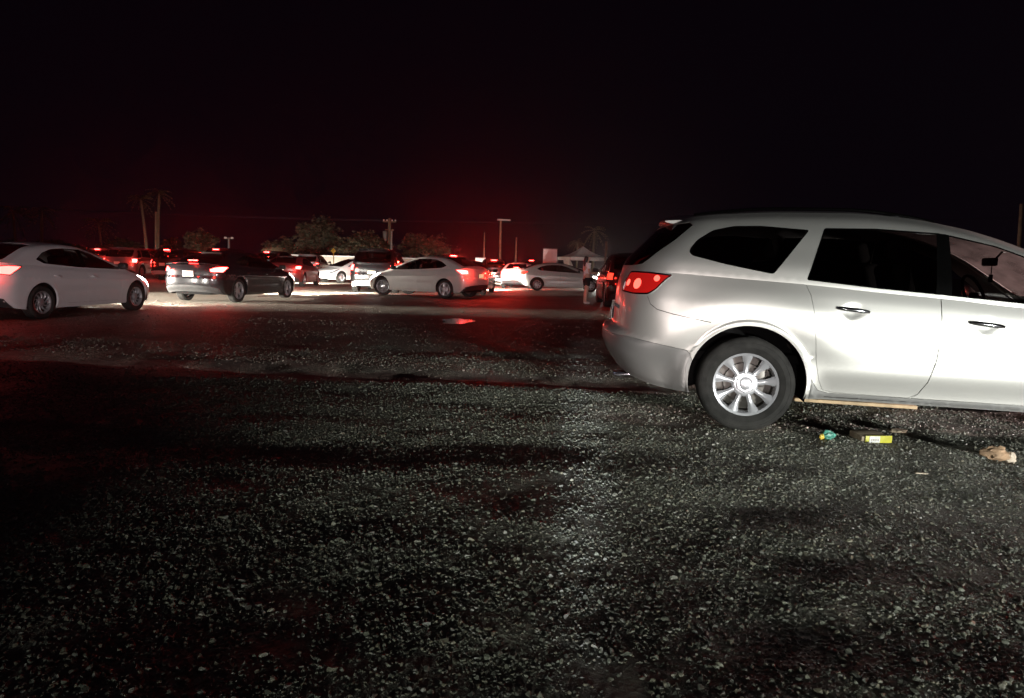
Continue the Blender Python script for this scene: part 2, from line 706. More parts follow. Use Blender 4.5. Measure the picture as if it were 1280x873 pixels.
def spec_enclave():
    wb = 3.02
    S = dict(kind='suv', wb=wb, Rt=.378, Rr=.250, tw=.255, Ra=.450, zc=.398, yface=.965, nsp=9, style='flare', cyl=.08)
    ZS = pchip([(-1.18, .50), (-1.06, .44), (-.85, .345), (-.55, .285), (-.4, .28), (.5, .285), (2.6, .275), (3.5, .27), (4.02, .30)])
    ZB = pchip([(-1.2, 1.250), (-.6, 1.238), (-.2, 1.215), (.4, 1.18), (.9, 1.14), (1.4, 1.105), (2.0, 1.055), (2.75, 1.04), (3.3, .98), (3.75, .88), (4.02, .78)])
    Wp = pchip([(-.2, .91), (0, .925), (.04, .940), (.12, .950), (.17, .954), (.30, .966), (.48, .986), (.62, .995), (.75, .99), (.88, .968), (1, .938)])
    PW = pchip([(-1.1, .955), (-.5, .985), (.4, 1), (2.3, 1), (3.2, .985), (4.02, .93)])
    f0 = arch_disp((0, wb), .460, .398, .012, .01)

    def disp(x, z):
        d = f0(x, z)
        for xw in (0, wb):       # broad haunch over each wheel
            r = math.hypot((x - xw) * .9, z - .45)
            d += .022 * math.exp(-((r - .58) / .16) ** 2) * smooth((z - .5) / .3)
        for hx, hz in ((.735, .985), (1.655, .915)):   # finger cup behind each handle
            r = math.hypot((x - hx) / .062, (z - hz) / .05)
            d -= .016 * math.exp(-r ** 4)
        # pressed line along the doors above the sill
        d -= .040 * smooth((.54 - z) / .22) * smooth((x - .46) / .15) * smooth((2.55 - x) / .15)
        d -= .055 * smooth((.66 - z) / .34) * smooth((-.50 - x) / .12)
        return d
    S['low'] = Shell(pchip([(0, -1.09), (.10, -1.16), (.22, -1.20), (.33, -1.195), (.37, -1.165), (.42, -1.11), (.55, -1.10), (.8, -1.085), (1, -1.045)]),
                     pchip([(0, 3.92), (.3, 4.0), (.6, 4.0), (1, 3.9)]), .50, .75, 2.7,
                     lambda x, b, h: Wp(b) * PW(x), ZS, ZB, disp, (1.15, 3.8, 1.3), .88)
    ZT = pchip([(-1.0, 1.60), (-.72, 1.665), (-.3, 1.725), (.3, 1.752), (.7, 1.752), (1.1, 1.725), (1.55, 1.645), (2.0, 1.485), (2.4, 1.26), (2.75, 1.045)])
    gp = pchip([(0, 0), (.2, .075), (.45, .235), (.78, .47), (.90, .61), (1, 1)])

    def WU(x, b, h):
        k = min(1, max(0.0, h) / .56) ** .8
        return Wp(1) * PW(x) - .31 * gp(b) * k
    S['up'] = Shell(pchip([(0, -1.045), (.25, -1.02), (.6, -.89), (.88, -.76), (1, -.70)]), lambda b: 2.75, .50, 0, 2.7, WU, ZB, ZT,
                    None, (1.0, 3.2, 1), .62, 0, 2)
    S['bow'] = lambda x: .16 * smooth((x - 1.0) / 1.2) - .03 * smooth((-.2 - x) / .5)
    S['crown'] = .055
    S['screen'] = (1.33, 2.66, .93)
    S['hood_from'] = 2.6
    S['arch_r'] = .450
    S['paint_low'] = True
    dr = [(.43, 1.10), (.46, .95), (.475, .80), (.50, .60), (.535, .45), (.575, .365), (.66, .345), (1.20, .335), (1.26, .37), (1.31, .47), (1.345, .64), (1.355, .90), (1.35, 1.108), (1.35, 1.30), (.35, 1.30), (.385, 1.20)]
    df = [(1.350, 1.108), (1.355, .90), (1.345, .64), (1.31, .47), (1.26, .37), (1.22, .335), (2.22, .33), (2.36, .36), (2.44, .46), (2.47, .62), (2.47, .85), (2.44, 1.05), (2.42, 1.2), (1.35, 1.3)]
    S['doors'] = [('rear', dr, (.735, 1.0)), ('front', df, (1.655, .93))]
    S['dlo'] = [
        ('quarter_window', rounded([(-.490, 1.41), (-.465, 1.382), (-.2, 1.318), (.0, 1.28), (.155, 1.252), (.42, 1.605), (.05, 1.632), (-.15, 1.626), (-.31, 1.59), (-.43, 1.51), (-.48, 1.445)], .025), 'glass_privacy'),
        ('door_window', rounded([(.40, 1.215), (.87, 1.17), (1.36, 1.133), (1.372, 1.598), (.9, 1.625), (.53, 1.622)], .02), 'glass_privacy'),
        ('door_window', rounded([(1.378, 1.132), (1.9, 1.09), (2.44, 1.065), (2.30, 1.20), (2.02, 1.405), (1.75, 1.51), (1.378, 1.597)], .02), 'glass_side')]
    S['rear_glass'] = [(0, .13), (.45, .13), (.62, .16), (.70, .28), (.80, .62), (.83, .84), (.76, .90), (.5, .91), (0, .91)]
    S['tail'] = [(.43, .905), (.46, .97), (.52, 1.012), (.72, 1.025), (.945, 1.015), (.93, .98), (.87, .90), (.82, .865), (.62, .855), (.47, .86)]
    S['head'] = [(2.35, .70), (2.05, .80), (1.99, .93), (2.2, .90), (2.6, .84), (2.66, .72)]
    S['rails'] = True
    S['pillar'] = [(1.315, 1.138), (1.425, 1.130), (1.425, 1.588), (1.335, 1.600)]
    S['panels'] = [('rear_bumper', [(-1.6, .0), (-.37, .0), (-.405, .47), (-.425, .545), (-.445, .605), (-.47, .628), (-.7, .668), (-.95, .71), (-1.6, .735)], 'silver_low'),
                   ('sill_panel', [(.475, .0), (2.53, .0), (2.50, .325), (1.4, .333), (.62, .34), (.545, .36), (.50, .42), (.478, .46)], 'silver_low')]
    S['seams'] = [[(-.80, 1.045), (-.775, .985), (-.72, .945), (-.60, .915), (-.44, .885), (-.30, .86)]]
    S['step'] = .045
    return S


def sedan_base(**k):
    S = dict(kind='sedan', wb=2.70, Rt=.318, Rr=.212, tw=.205, Ra=.362, zc=.325, yface=.862, nsp=10, style='swirl', W=.885, H=1.455, xr=-.98, xf=3.62, belt=.93)
    S.update(k)
    W0 = S['W']
    xr, xf, wb = S['xr'], S['xf'], S['wb']
    ZS = pchip([(xr, .36), (xr + .35, .24), (-.3, .20), (wb * .5, .19), (wb + .5, .19), (xf, .26)])
    bl, dk = S['belt'], S.get('deck', 1.04)
    ZB = pchip([(xr, dk - .03), (xr + .25, dk), (-.35, dk - .02), (.35, bl + .05), (1.2, bl + .01), (2.0, bl - .02), (wb - .2, bl - .06), (wb + .35, bl - .17), (xf - .25, bl - .26), (xf, bl - .34)])
    Wp = pchip([(-.2, .93), (0, .94), (.05, .965), (.2, .972), (.38, .99), (.6, 1.0), (.78, .99), (.9, .965), (1, .915)])
    PW = pchip([(xr, .93), (xr + .6, .975), (wb * .3, 1), (wb * .7, 1), (xf - .6, .97), (xf, .90)])
    f0 = arch_disp((0, wb), S['Ra'] + .005, S['zc'], .012, .035)

    def disp(x, z):
        d = f0(x, z)
        d -= .014 * math.exp(-((z - .50) / .09) ** 2) * smooth((x - .35) / .3) * smooth((wb - .4 - x) / .3)
        d += .010 * math.exp(-((z - (.76 - .03 * x)) / .035) ** 2)
        return d
    S['low'] = Shell(pchip([(0, xr + .14), (.12, xr + .03), (.3, xr), (.5, xr), (.58, xr + .04), (.8, xr + .05), (1, xr + .09)]),
                     pchip([(0, xf - .06), (.3, xf), (.6, xf - .01), (1, xf - .14)]), .46, .80, 2.7,
                     lambda x, b, h: W0 * Wp(b) * PW(x), ZS, ZB, disp, (1.0, 3.4, 1.25), .75)
    x0, x1 = S.get('x0', xr + .32), S.get('x1', wb - .06)
    if S['kind'] == 'sedan':
        H = S['H'] - .055
        zt = S.get('zt') or [(x0, None), (-.28, 1.20), (.05, 1.325), (.45, 1.385), (.85, 1.40), (1.25, 1.375), (1.6, 1.285), (2.1, 1.08), (x1, None)]
        zt = [(x, (ZB(x) if z is None else z * H / 1.40)) for x, z in zt]
        ZT = pchip(zt)
        gp = pchip([(0, 0), (.3, .14), (.78, .52), (.9, .65), (1, 1)])

        def WU(x, b, h):
            k = min(1, max(0.0, h) / .42) ** .8
            return W0 * Wp(1) * PW(x) - .27 * gp(b) * k
        S['up'] = Shell(lambda b: x0, lambda b: x1, 0, 0, 2.6, WU, ZB, ZT, None, (.01, x1 - x0, .01), .45, 1, 2)
        S['bow'] = lambda x: .20 * smooth((x - 1.2) / .9) - .20 * smooth((.35 - x) / .8)
        S['screen'] = (1.48, x1 - .10, .90)
        S['back'] = (x0 + .10, .22, .86)
        S['hood_from'] = x1 - .12
        S['deck_to'] = x0 + .12
    S.setdefault('crown', .05)
    S['arch_r'] = S['Ra']
    S['step'] = S.get('step', .065)
    m = S.get('xB', 1.17)
    S['doors'] = [('rear', rounded([(m - .012, ZB(m) + .2), (m - .012, .27), (.62, .27), (.36, .52), (.20, .74), (.16, ZB(.16) + .2)], .05), (m - .82, .80)),
                  ('front', rounded([(m + .0, ZB(m) + .2), (m + .0, .27), (wb - .58, .27), (wb - .52, .40), (wb - .46, ZB(wb - .46) + .2)], .05), (m + .16, .78))]
    S['doors'] = [(n, q, h) for n, q, h in S['doors']]
    if 'dlo' not in S:
        t = lambda x: S['up'].Z1(x) - .055
        b_ = lambda x: ZB(x) + .022
        S['dlo'] = [('door_window', rounded([(-.02, b_(0) + .09), (.14, b_(.1) + .02), (m - .06, b_(m)), (m - .05, t(m) - .005), (.75, t(.75) - .01), (.45, t(.45) - .02), (.20, t(.2) - .06)], .03), 'glass_dark'),
                    ('door_window', rounded([(m + .02, b_(m)), (x1 - .42, b_(2.2)), (x1 - .52, b_(2.1) + .06), (1.85, t(1.85) - .03), (1.5, t(1.5) - .015), (m + .03, t(m) - .005)], .03), 'glass_dark')]
    if S['kind'] == 'sedan':
        S['pillar'] = [(m - .075, ZB(m) + .022), (m + .045, ZB(m) + .022), (m + .055, S['up'].Z1(m) - .06), (m - .055, S['up'].Z1(m) - .06)]
    S.setdefault('tail', [(.50, .74), (.52, .92), (.75, .95), (1.02, .955), (.98, .88), (.80, .73)])
    S.setdefault('head', [(2.62, .62), (2.55, .80), (2.25, .93), (2.02, .96), (2.1, .84), (2.35, .66)])
    return S


def spec_wagon(**k):
    """boxy sport utility vehicle or crossover"""
    d = dict(kind='suv', wb=2.85, Rt=.375, Rr=.23, tw=.245, Ra=.43, zc=.385, yface=.93, nsp=5, style='twin', W=.955, xr=-.95, xf=3.75, H=1.80, belt=1.12, deck=1.14, dlo=[])
    d.update(k)
    S = sedan_base(**d)
    W0, xr, x1, H = S['W'], S['xr'], S['wb'] - .1, S['H'] - .06
    ZB = S['low'].Z1
    rk = S.get('rake', .22)
    ZT = pchip([(xr, H - .09), (xr + .3, H - .04), (.2, H), (.9, H - .005), (1.35, H - .05), (1.75, lerp(ZB(1.75), H, .62)), (x1, ZB(x1) + .004)])
    gp = pchip([(0, 0), (.3, .12), (.78, .46), (.9, .6), (1, 1)])
    Wb = S['low'].W

    def WU(x, b, h):
        kk = min(1, max(0.0, h) / .55) ** .8
        return Wb(x, 1, 1) - .27 * gp(b) * kk
    S['up'] = Shell(pchip([(0, xr + .09), (.25, xr + .11), (.85, xr + .09 + rk), (1, xr + .17 + rk)]), lambda b: x1, .46, 0, 2.7, WU, ZB, ZT, None, (.95, x1 - xr, .01), .6, 0, 2)
    S['bow'] = lambda x: .16 * smooth((x - 1.1) / 1.0)
    S['crown'] = .05
    S['screen'] = (1.5, x1 - .08, .92)
    S['hood_from'] = x1 - .14
    m = 1.2
    t = lambda x: ZT(x) - .10
    b_ = lambda x: ZB(x) + .03
    S['dlo'] = [('quarter_window', rounded([(-.50 + rk * .5, b_(-.4) + .03), (.05, b_(0)), (.12, t(.1)), (-.32 + rk * .6, t(-.2))], .05), 'glass_privacy'),
                ('door_window', rounded([(.17, b_(.2)), (m - .06, b_(m)), (m - .05, t(m)), (.24, t(.3))], .03), 'glass_privacy'),
                ('door_window', rounded([(m + .02, b_(m)), (x1 - .40, b_(2.2)), (1.72, t(1.72)), (1.5, t(1.5)), (m + .03, t(m))], .03), 'glass_dark')]
    S['rear_glass'] = [(0, .14), (.55, .14), (.66, .2), (.70, .80), (.62, .86), (0, .86)]
    S['tail'] = d.get('tail', [(.56, .70), (.56, .97), (.80, .985), (.97, .985), (.96, .9), (.86, .72)])
    return S


_cache = {}


def car_meshes(key, S):
    if key in _cache:
        return _cache[key]
    out = {}
    st = S['step']
    low, up = S['low'], S['up']
    wb = S['wb']
    rings = [low.D(*low.inv(xw + (S['arch_r'] + dr) * math.cos(2 * PI * i / 90), S['zc'] + (S['arch_r'] + dr) * math.sin(2 * PI * i / 90))) for xw in (0, wb) for dr in (.010, .022, .030, .038, .046, .055, .075) for i in range(120)] if S['step'] < .06 else []
    if rings:
        rings += [low.D(k * .012, b) for k in range(250) for b in (.018, .036, .06, .09, .12, .155)]
    urows = [up.D(k * .016, b) for k in range(125) for b in (.80, .84, .88, .91, .94, .965, .985)] if rings else []
    archs = [[low.D(*low.inv(*p)) for p in circ(xw, S['zc'], S['arch_r'], 90)] for xw in (0, wb)]
    full = low.full(st * .8)
    tail = low.ab(rounded(S['tail'], .03, 3)) if S['kind'] == 'sedan' or key != 'enclave' else None
    if key == 'enclave':
        # traced in (round-the-corner, height above the belt line) terms: the lamp runs from the tailgate on to the quarter panel
        tail = low.ab(rounded([(.415, .79), (.43, .905), (.48, .995), (.56, .998), (.75, .998), (.965, .985), (.92, .93), (.865, .845), (.80, .80), (.62, .785)], .02, 4), .02)
    head = low.ab(rounded(S['head'], .03, 3))
    holes = archs + [tail, head]
    doors = []
    for nm, q, h in S['doors']:
        xs = densify(q, .035)
        dom = [low.D(*low.inv(*p)) for p in xs]
        dom = [(u, min(w, low.H * 1.0 + .02)) for u, w in dom]
        doors.append((nm, dom, h))
        holes.append(dom)
    for nm, q, mk in S.get('panels', ()):
        dom = [low.D(*low.inv(*p)) for p in densify(q, .03)]
        dom = [(u, max(w, -.004)) for u, w in dom]
        if nm == 'rear_bumper':
            e = min(u for u, w in dom)
            dom = [(u if u > e + .02 else -.01, w) for u, w in dom]
        holes.append(dom)
        d_ = [(max(0, u), max(0, w)) for u, w in inset(dom, .003)]
        keep = [d_[0]]
        for p in d_[1:]:
            if math.dist(p, keep[-1]) > .004:
                keep.append(p)
        others = archs
        out['panel_' + nm] = patch(low, keep, others, st * .7, 0, .012, rings)
    for i, q in enumerate(S.get('seams', ())):
        loop = [low.D(*low.inv(*p)) for p in densify(q, .03)[:-max(1, int(math.dist(q[-1], q[0]) / .03))]]
        up_side = [(u, w + .0028) for u, w in loop]
        dn_side = [(u, w - .0028) for u, w in loop][::-1]
        out['seam_%d' % i] = patch(low, up_side + dn_side, (), .05, .0008)
    if 'pillar' in S:
        out['pillar'] = patch(up, up.xz(S['pillar']), (), .06, .001)
    body = patch(low, full, holes, st, 0, .012, rings)
    # arch lips turned inwards
    for xw in (0, wb):
        V, F = [], []
        k = 0
        for i in range(45):
            a = PI * (-.22) + PI * 1.44 * i / 44
            x, z = xw + S['arch_r'] * math.cos(a), S['zc'] + S['arch_r'] * math.sin(a)
            if z < low.Z0(x):
                continue
            y = low.P(*low.inv(x, z)).y
            V += [(x, y, z), (x, y - .035, z)]
            if k:
                F.append((2 * k - 2, 2 * k, 2 * k + 1, 2 * k - 1))
            k += 1
        body.add(V, F)
    # upper part: holes for the side windows and the rear window
    uh = [up.xz(q) for _, q, _ in S['dlo']]
    if 'rear_glass' in S:
        rg = up.ab(rounded(S['rear_glass'], .02, 3)[0:], .03)
        rgx = up.ab([(-.02, S['rear_glass'][0][1])] + S['rear_glass'][1:-1] + [(-.02, S['rear_glass'][-1][1])], .03)
        uh = uh + [rgx]
    body.merge(patch(up, up.full(st * .8), uh, st, 0, .01, urows))
    body = body.both()
    capu = Cap(up, S['crown'], S['bow'], up.a0, up.a1, .5)
    ch = []
    s0, s1, sw = S['screen']
    scr = [(capu.ax(s0), -sw), (capu.ax(s1), -sw * .985), (capu.ax(s1), sw * .985), (capu.ax(s0), sw)]
    scr = capu.ab(rounded(scr, .05, 3), .06)
    ch.append(scr)
    if 'back' in S:
        b0, b1, bw = S['back']
        bk = capu.ab(rounded([(capu.ax(b0), -bw), (capu.ax(b1), -bw * .96), (capu.ax(b1), bw * .96), (capu.ax(b0), bw)], .05, 3), .06)
        ch.append(bk)
        out['rear_window'] = patch(capu, inset(bk, .004), (), .1, -.002, .004)
    body.merge(patch(capu, capu.full(st), ch, st * 1.3, 0, .01))
    out['windscreen'] = patch(capu, inset(scr, .004), (), .1, -.002, .004)
    caph = Cap(low, .045, None, 0, 3, .7)
    hood = patch(caph, densify([caph.D(caph.ax(S['hood_from']), -1), caph.D(3, -1), caph.D(3, 1), caph.D(caph.ax(S['hood_from']), 1)], st), (), st * 1.4)
    body.merge(hood)
    if 'deck_to' in S:
        e = caph.ax(S['deck_to'])
        out['boot_lid'] = patch(caph, densify([caph.D(0, -1), caph.D(e, -1), caph.D(e, 1), caph.D(0, 1)], st), (), st * 1.4)
    out['body'] = body
    # doors (left-hand side of the car; mirrored later)
    for nm, dom, h in doors:
        d = inset(dom, .003)
        d = [(u, min(w, low.H)) for u, w in d]
        out['door_' + nm] = patch(low, d, (), st * .6, 0, .012, rings)
        p = low.P(*low.inv(*h))
        n = low.N(*low.inv(*h))
        L = .235 if S['kind'] == 'suv' else .17
        hb = Arr()
        pts, rr = [], []
        for i in range(11):
            t = i / 10 * 2 - 1
            x = h[0] + t * L / 2
            q = low.inv(x, h[1] + .004 * t)
            pp = low.P(*low.inv(x, h[1] - .0)) if False else Vector((x, p.y, h[1] - .012 * t))
            pts.append(pp + Vector((0, .028 - .012 * t * t, 0)))
            rr.append(.0115 + .008 * (1 - abs(t) ** 3))
        hb.merge(tube(pts, rr, 10))
        hb.merge(tube([pts[1] - Vector((0, .03, 0)), pts[1]], .008, 8))
        hb.merge(tube([pts[-2] - Vector((0, .03, 0)), pts[-2]], .008, 8))
        out['handle_' + nm] = hb
    for i, (nm, q, mk) in enumerate(S['dlo']):
        dom = up.xz(q)
        out['pane_%d' % i] = patch(up, inset(dom, .003), (), .09, -.006, .004)
        ring = patch(up, dom, [inset(dom, .009)], .05, .002, .006)
        out['seal_%d' % i] = ring
    if 'rear_glass' in S:
        g = patch(up, inset(rgx, .003), (), .08, -.003, .004)
        out['rear_window'] = g.both()
    out['tail'] = patch(low, inset(tail, .003), (), .03, .006, .012)
    out['tail_rim'] = patch(low, tail, [inset(tail, .012)], .03, .009, .012)
    out['head'] = patch(low, inset(head, .003), (), .05, .004, .012)
    # dark linings
    lin = Arr()
    for xw in (0, wb):
        V, F = [], []
        k = 0
        for i in range(33):
            a = -.3 + (PI + .6) * i / 32
            x, z = xw + (S['arch_r'] + .012) * math.cos(a), S['zc'] + (S['arch_r'] + .012) * math.sin(a)
            y = S['yface'] - .012
            V += [(x, y, z), (x, S['yface'] - .42, z), (xw, S['yface'] - .42, S['zc'])]
            if k:
                F += [(3 * k - 3, 3 * k, 3 * k + 1, 3 * k - 2), (3 * k - 2, 3 * k + 1, 3 * k + 2)]
            k += 1
        lin.add(V, F)
    yl = S['yface'] - .07
    z0 = low.Z0(1.2)
    lin.add([(S['arch_r'] + .03, yl, z0 + .02), (wb - S['arch_r'] - .03, yl, z0 + .02), (wb - S['arch_r'] - .03, yl, low.Z1(1.5) - .04), (S['arch_r'] + .03, yl, low.Z1(1.5) - .04)], [(0, 1, 2, 3)])
    lin = lin.both()
    xa, xb = low.XR(.1) + .25, low.XF(.1) - .3
    lin.merge(rbox(((xa + xb) / 2, 0, z0 + .14), (xb - xa, 1.02, .22), .03))
    lin.merge(rbox((wb / 2, 0, z0 + .10), (wb - 2 * S['arch_r'] - .1, 2 * S['yface'] - .16, .12), .02))
    # rear panel behind the lamp holes
    lin.merge(rbox((low.XR(.5) + .30, 0, lerp(z0, low.Z1(0), .62)), (.10, 2 * S['yface'] - .45, .5), .03))
    out['underbody'] = lin
    out['mirror'] = rbox((wb - .62, S['yface'] + .13, low.Z1(wb - .7) + .09), (.13, .20, .14), .05, 3).merge(rbox((wb - .64, S['yface'] + .01, low.Z1(wb - .7) + .05), (.07, .16, .05), .02))
    out['wheels'] = wheel_parts(S['Rt'], S['Rr'], S['tw'], S['nsp'], S['style'])
    sv = patch(low, low.ab([(0, .0), (.80, .0), (.70, .17), (0, .20)], .05), (), .06, .006, .02)
    out['valance'] = sv.both()
    _cache[key] = out
    return out


def f_(a, sd):
    return a.mirror() if sd else a


def seat_arr(x, y, zb, w=.50):
    a = rbox((x, y, zb + .12), (.52, w, .18), .05, 3)
    rot = Matrix.Rotation(R(-16), 3, 'Y')
    a.merge(rbox((x - .30, y, zb + .45), (.15, w, .66), .05, 3, rot))
    a.merge(rbox((x - .42, y, zb + .87), (.10, w * .52, .19), .045, 3, rot))
    return a


def spot(name, parent, loc, to, power, size, blend=.5, col=(1, .95, .85), cut=None, radius=.04):
    """a lamp; cut = (slope against the aim, share of light) pairs: a dipped headlight throws little above its cut-off"""
    d = bpy.data.lights.new(name, 'SPOT')
    d.energy = power
    d.color = col
    d.spot_size = R(size)
    d.spot_blend = blend
    d.shadow_soft_size = radius
    o = bpy.data.objects.new(name, d)
    COL.objects.link(o)
    o.location = loc
    o.rotation_euler = (Vector(to) - Vector(loc)).to_track_quat('-Z', 'Y').to_euler()
    if parent is not None:
        o.parent = parent
    if cut is not None:
        d.use_nodes = True
        nt = d.node_tree
        em = nt.nodes['Emission']
        tc = nt.nodes.new('ShaderNodeTexCoord')
        sp = nt.nodes.new('ShaderNodeSeparateXYZ')
        dv = nt.nodes.new('ShaderNodeMath')
        dv.operation = 'DIVIDE'
        mr = nt.nodes.new('ShaderNodeMapRange')
        mr.inputs['From Min'].default_value = -.2
        mr.inputs['From Max'].default_value = .4
        rp = nt.nodes.new('ShaderNodeValToRGB')
        while len(rp.color_ramp.elements) < len(cut):
            rp.color_ramp.elements.new(.5)
        for e, (t, v) in zip(rp.color_ramp.elements, cut):
            e.position = (t + .2) / .6
            e.color = (v, v, v, 1)
        ab = nt.nodes.new('ShaderNodeMath')
        ab.operation = 'ABSOLUTE'
        L = nt.links.new
        L(tc.outputs['Normal'], sp.inputs[0])
        L(sp.outputs['Z'], ab.inputs[0])
        L(sp.outputs['Y'], dv.inputs[0])
        L(ab.outputs[0], dv.inputs[1])
        L(dv.outputs[0], mr.inputs['Value'])
        L(mr.outputs[0], rp.inputs['Fac'])
        L(rp.outputs['Color'], em.inputs['Strength'])
    return o


def point(name, parent, loc, power, col, radius=.05):
    d = bpy.data.lights.new(name, 'POINT')
    d.energy = power * TAILK
    d.color = col
    d.shadow_soft_size = radius
    o = bpy.data.objects.new(name, d)
    COL.objects.link(o)
    o.location = loc
    if parent is not None:
        o.parent = parent
    return o


RED = (1, .035, .02)
TAILK, HEADK = 2.4, 5.0
DIP = ((.0, 1), (.05, .40), (.15, .28), (.3, .12))


def make_car(name, key, S, pm, label, cat, group, loc, h, tail='lit_red', head='head_off', tail_w=0, head_w=0, high=None,
             plate='plate', steer=0, detail=1, valance='blackplastic', rim_mat='alloydull', head_aim=-.8, high_lamp='brake_high', lowmat=None):
    G = car_meshes(key, S)
    root = empty(name, loc, h)
    tag(root, label, cat, group)
    low, up, wb = S['low'], S['up'], S['wb']
    pm = M[pm]
    build('body', G['body'], pm, root)
    for nm, q, hd in S['doors']:
        for sd in (0, 1):
            a = G['door_' + nm]
            d = build('door', a.mirror() if sd else a, pm, root)
            if detail:
                hh = G['handle_' + nm]
                build('handle', hh.mirror() if sd else hh, M['chrome'] if key == 'enclave' else pm, d)
    for i, (nm, q, mk) in enumerate(S['dlo']):
        for sd in (0, 1):
            a, r = G['pane_%d' % i], G['seal_%d' % i]
            w = build(nm, a.mirror() if sd else a, M[mk], root)
            build('window_seal', r.mirror() if sd else r, M['pillar'], w)
    build('windscreen', G['windscreen'], M['glass_shield'] if key == 'enclave' else M['glass_dark'], root)
    if 'rear_window' in G:
        build('rear_window', G['rear_window'], M['glass_privacy'] if S['kind'] == 'suv' else M['glass_dark'], root)
    if 'boot_lid' in G:
        build('boot_lid', G['boot_lid'], pm, root)
    for sd in (0, 1):
        f = (lambda a: a.mirror()) if sd else (lambda a: a)
        t = build('tail_light', f(G['tail']), M[tail], root)
        if detail:
            build('lamp_rim', f(G['tail_rim']), M['chrome'] if key == 'enclave' else M['blackplastic'], t)
        build('headlight', f(G['head']), M[head], root)
        if detail:
            build('wing_mirror', f(G['mirror']), pm if key == 'enclave' else M['blackplastic'], root)
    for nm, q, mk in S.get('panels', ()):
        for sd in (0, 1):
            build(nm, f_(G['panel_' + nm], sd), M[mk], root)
    for i in range(len(S.get('seams', ()))):
        for sd in (0, 1):
            build('panel_seam', f_(G['seam_%d' % i], sd), M['dark'], root)
    if 'pillar' in G:
        for sd in (0, 1):
            build('pillar_trim', f_(G['pillar'], sd), M['pillar'], root)
    build('underbody', G['underbody'], M['dark'], root)
    if key != 'enclave':
        build('lower_bumper', G['valance'], M[valance] if valance in M else pm, root)
    W = G['wheels']
    for xw in (0, wb):
        for sd in (1, -1):
            wv = empty('wheel', (xw, sd * (S['yface'] - S['tw'] / 2 - .005), S['Rt'] - .006), 0, root)
            ang = steer if xw else 0
            wv.rotation_euler = (0, random.uniform(0, 6.28) if key != 'enclave' else .02, ang)
            f = (lambda a: a) if sd > 0 else (lambda a: a.mirror())
            build('tyre', f(W['tyre']), M['rubber'], wv)
            build('rim', f(W['rim']), M[rim_mat], wv)
            if detail:
                build('brake_disc', f(W['disc']), M['disc'], wv)
                build('hub_cap', f(Arr().merge(W['cap']).merge(W['emblem'])) if key == 'enclave' else f(W['cap']), M[rim_mat], wv)
    # plate
    zp = S.get('plate_z', .80 if S['kind'] == 'suv' else .78)
    a_, b_ = 0, (zp - low.Z0(S['xr'] if 'xr' in S else -1.0)) / (low.Z1(-1) - low.Z0(-1))
    xp = low.P(0, b_).x
    pl = build('licence_plate', rbox((xp - .012, 0, zp), (.012, .31, .155), .004), M[plate], root)
    if detail:
        ink = Arr()
        rr = random.Random(key)
        for k in range(6):
            ink.merge(rbox((xp - .0195, -.105 + k * .042, zp - .008), (.002, .022, .05), 0))
        build('plate_frame', rbox((xp - .008, 0, zp), (.010, .335, .18), .004), M['blackplastic'], pl)
    # interior
    x0c = (low.XR(.5) + .45) if S['kind'] == 'suv' else .15
    fl = low.Z1(1.2) - .52
    inn = rbox(((x0c + wb - .5) / 2, 0, fl - .04), (wb - .5 - x0c, 1.36, .08), .02)
    inn.merge(rbox((wb - .55, 0, low.Z1(2.0) - .14), (.55, 1.40, .22), .08, 3))
    build('dashboard', inn, M['dark'], root)
    for y in (-.37, .37):
        build('seat', seat_arr(1.42 if S['kind'] == 'sedan' else 1.55, y, fl), M['seat'], root)
    build('rear_seat', seat_arr(.52 if S['kind'] == 'sedan' else .62, 0, fl, 1.22), M['seat'], root)
    sw = []
    cx, cz = wb - .90, low.Z1(2.0) + (.06 if key == 'enclave' else -.02)
    for i in range(25):
        a = 2 * PI * i / 24
        sw.append((cx - .07 * math.sin(a), .37 + .19 * math.cos(a), cz + .175 * math.sin(a)))
    swh = tube(sw, .014, 8, False)
    swh.merge(rbox((cx, .37, cz - .02), (.05, .12, .09), .02))
    swh.merge(tube([(cx, .37, cz - .02), (cx + .4, .37, cz - .16)], .03, 8))
    build('steering_wheel', swh, M['dark'], root)
    if key == 'enclave':
        xm, zm = 2.09, 1.47
    elif S['kind'] == 'sedan':
        xm, zm = 1.62, up.Z1(1.62) - .03
    else:
        xm, zm = 1.72, up.Z1(1.72) - .03
    build('rear_view_mirror', rbox((xm - .03, 0, zm - .06), (.03, .24, .07), .012).merge(tube([(xm, 0, zm - .05), (xm + .06, 0, zm + .03)], .008, 6)), M['dark'], root)
    # high brake light
    if high:
        if S['kind'] == 'sedan':
            cc = Cap(up, S['crown'], S['bow'], up.a0, up.a1, .5)
            p = cc.P(cc.ax(S['back'][0] + .10), 0)
            hb = rbox((p.x + .02, 0, p.z - .005), (.05, .26, .035), .008)
        else:
            hb = rbox((up.XR(.93) - .05, 0, up.Z1(up.XR(.93)) - .02), (.04, .34, .04), .01)
        build('high_brake_light', hb, M[high_lamp], root)
        if high > 1:
            c = hb.v[0]
            point('high_brake_glow', root, (c[0] - .45, 0, c[2] + .15), high, RED)
    if S['kind'] == 'suv':
        xs = up.XR(.93) + (.02 if key == 'enclave' else 0)
        zz = up.Z1(xs) + (.012 if key == 'enclave' else .03)
        sp = Arr()
        prof = [(.28, .012), (.08, .006), (-.03, .0), (-.035, -.012), (-.02, -.020), (.05, -.035), (.20, -.05)]
        V, F = [], []
        ys = [-.60, -.57, -.45, -.2, 0, .2, .45, .57, .60]
        for y in ys:
            k = 1 - .35 * (abs(y) / .6) ** 6
            c = -.04 * (1 - (y / .6) ** 2)
            for px, pz in prof:
                V.append((xs + px * k + c * .6 + .05, y, zz + pz * k + .03 * (1 - (y / .62) ** 2) - .005))
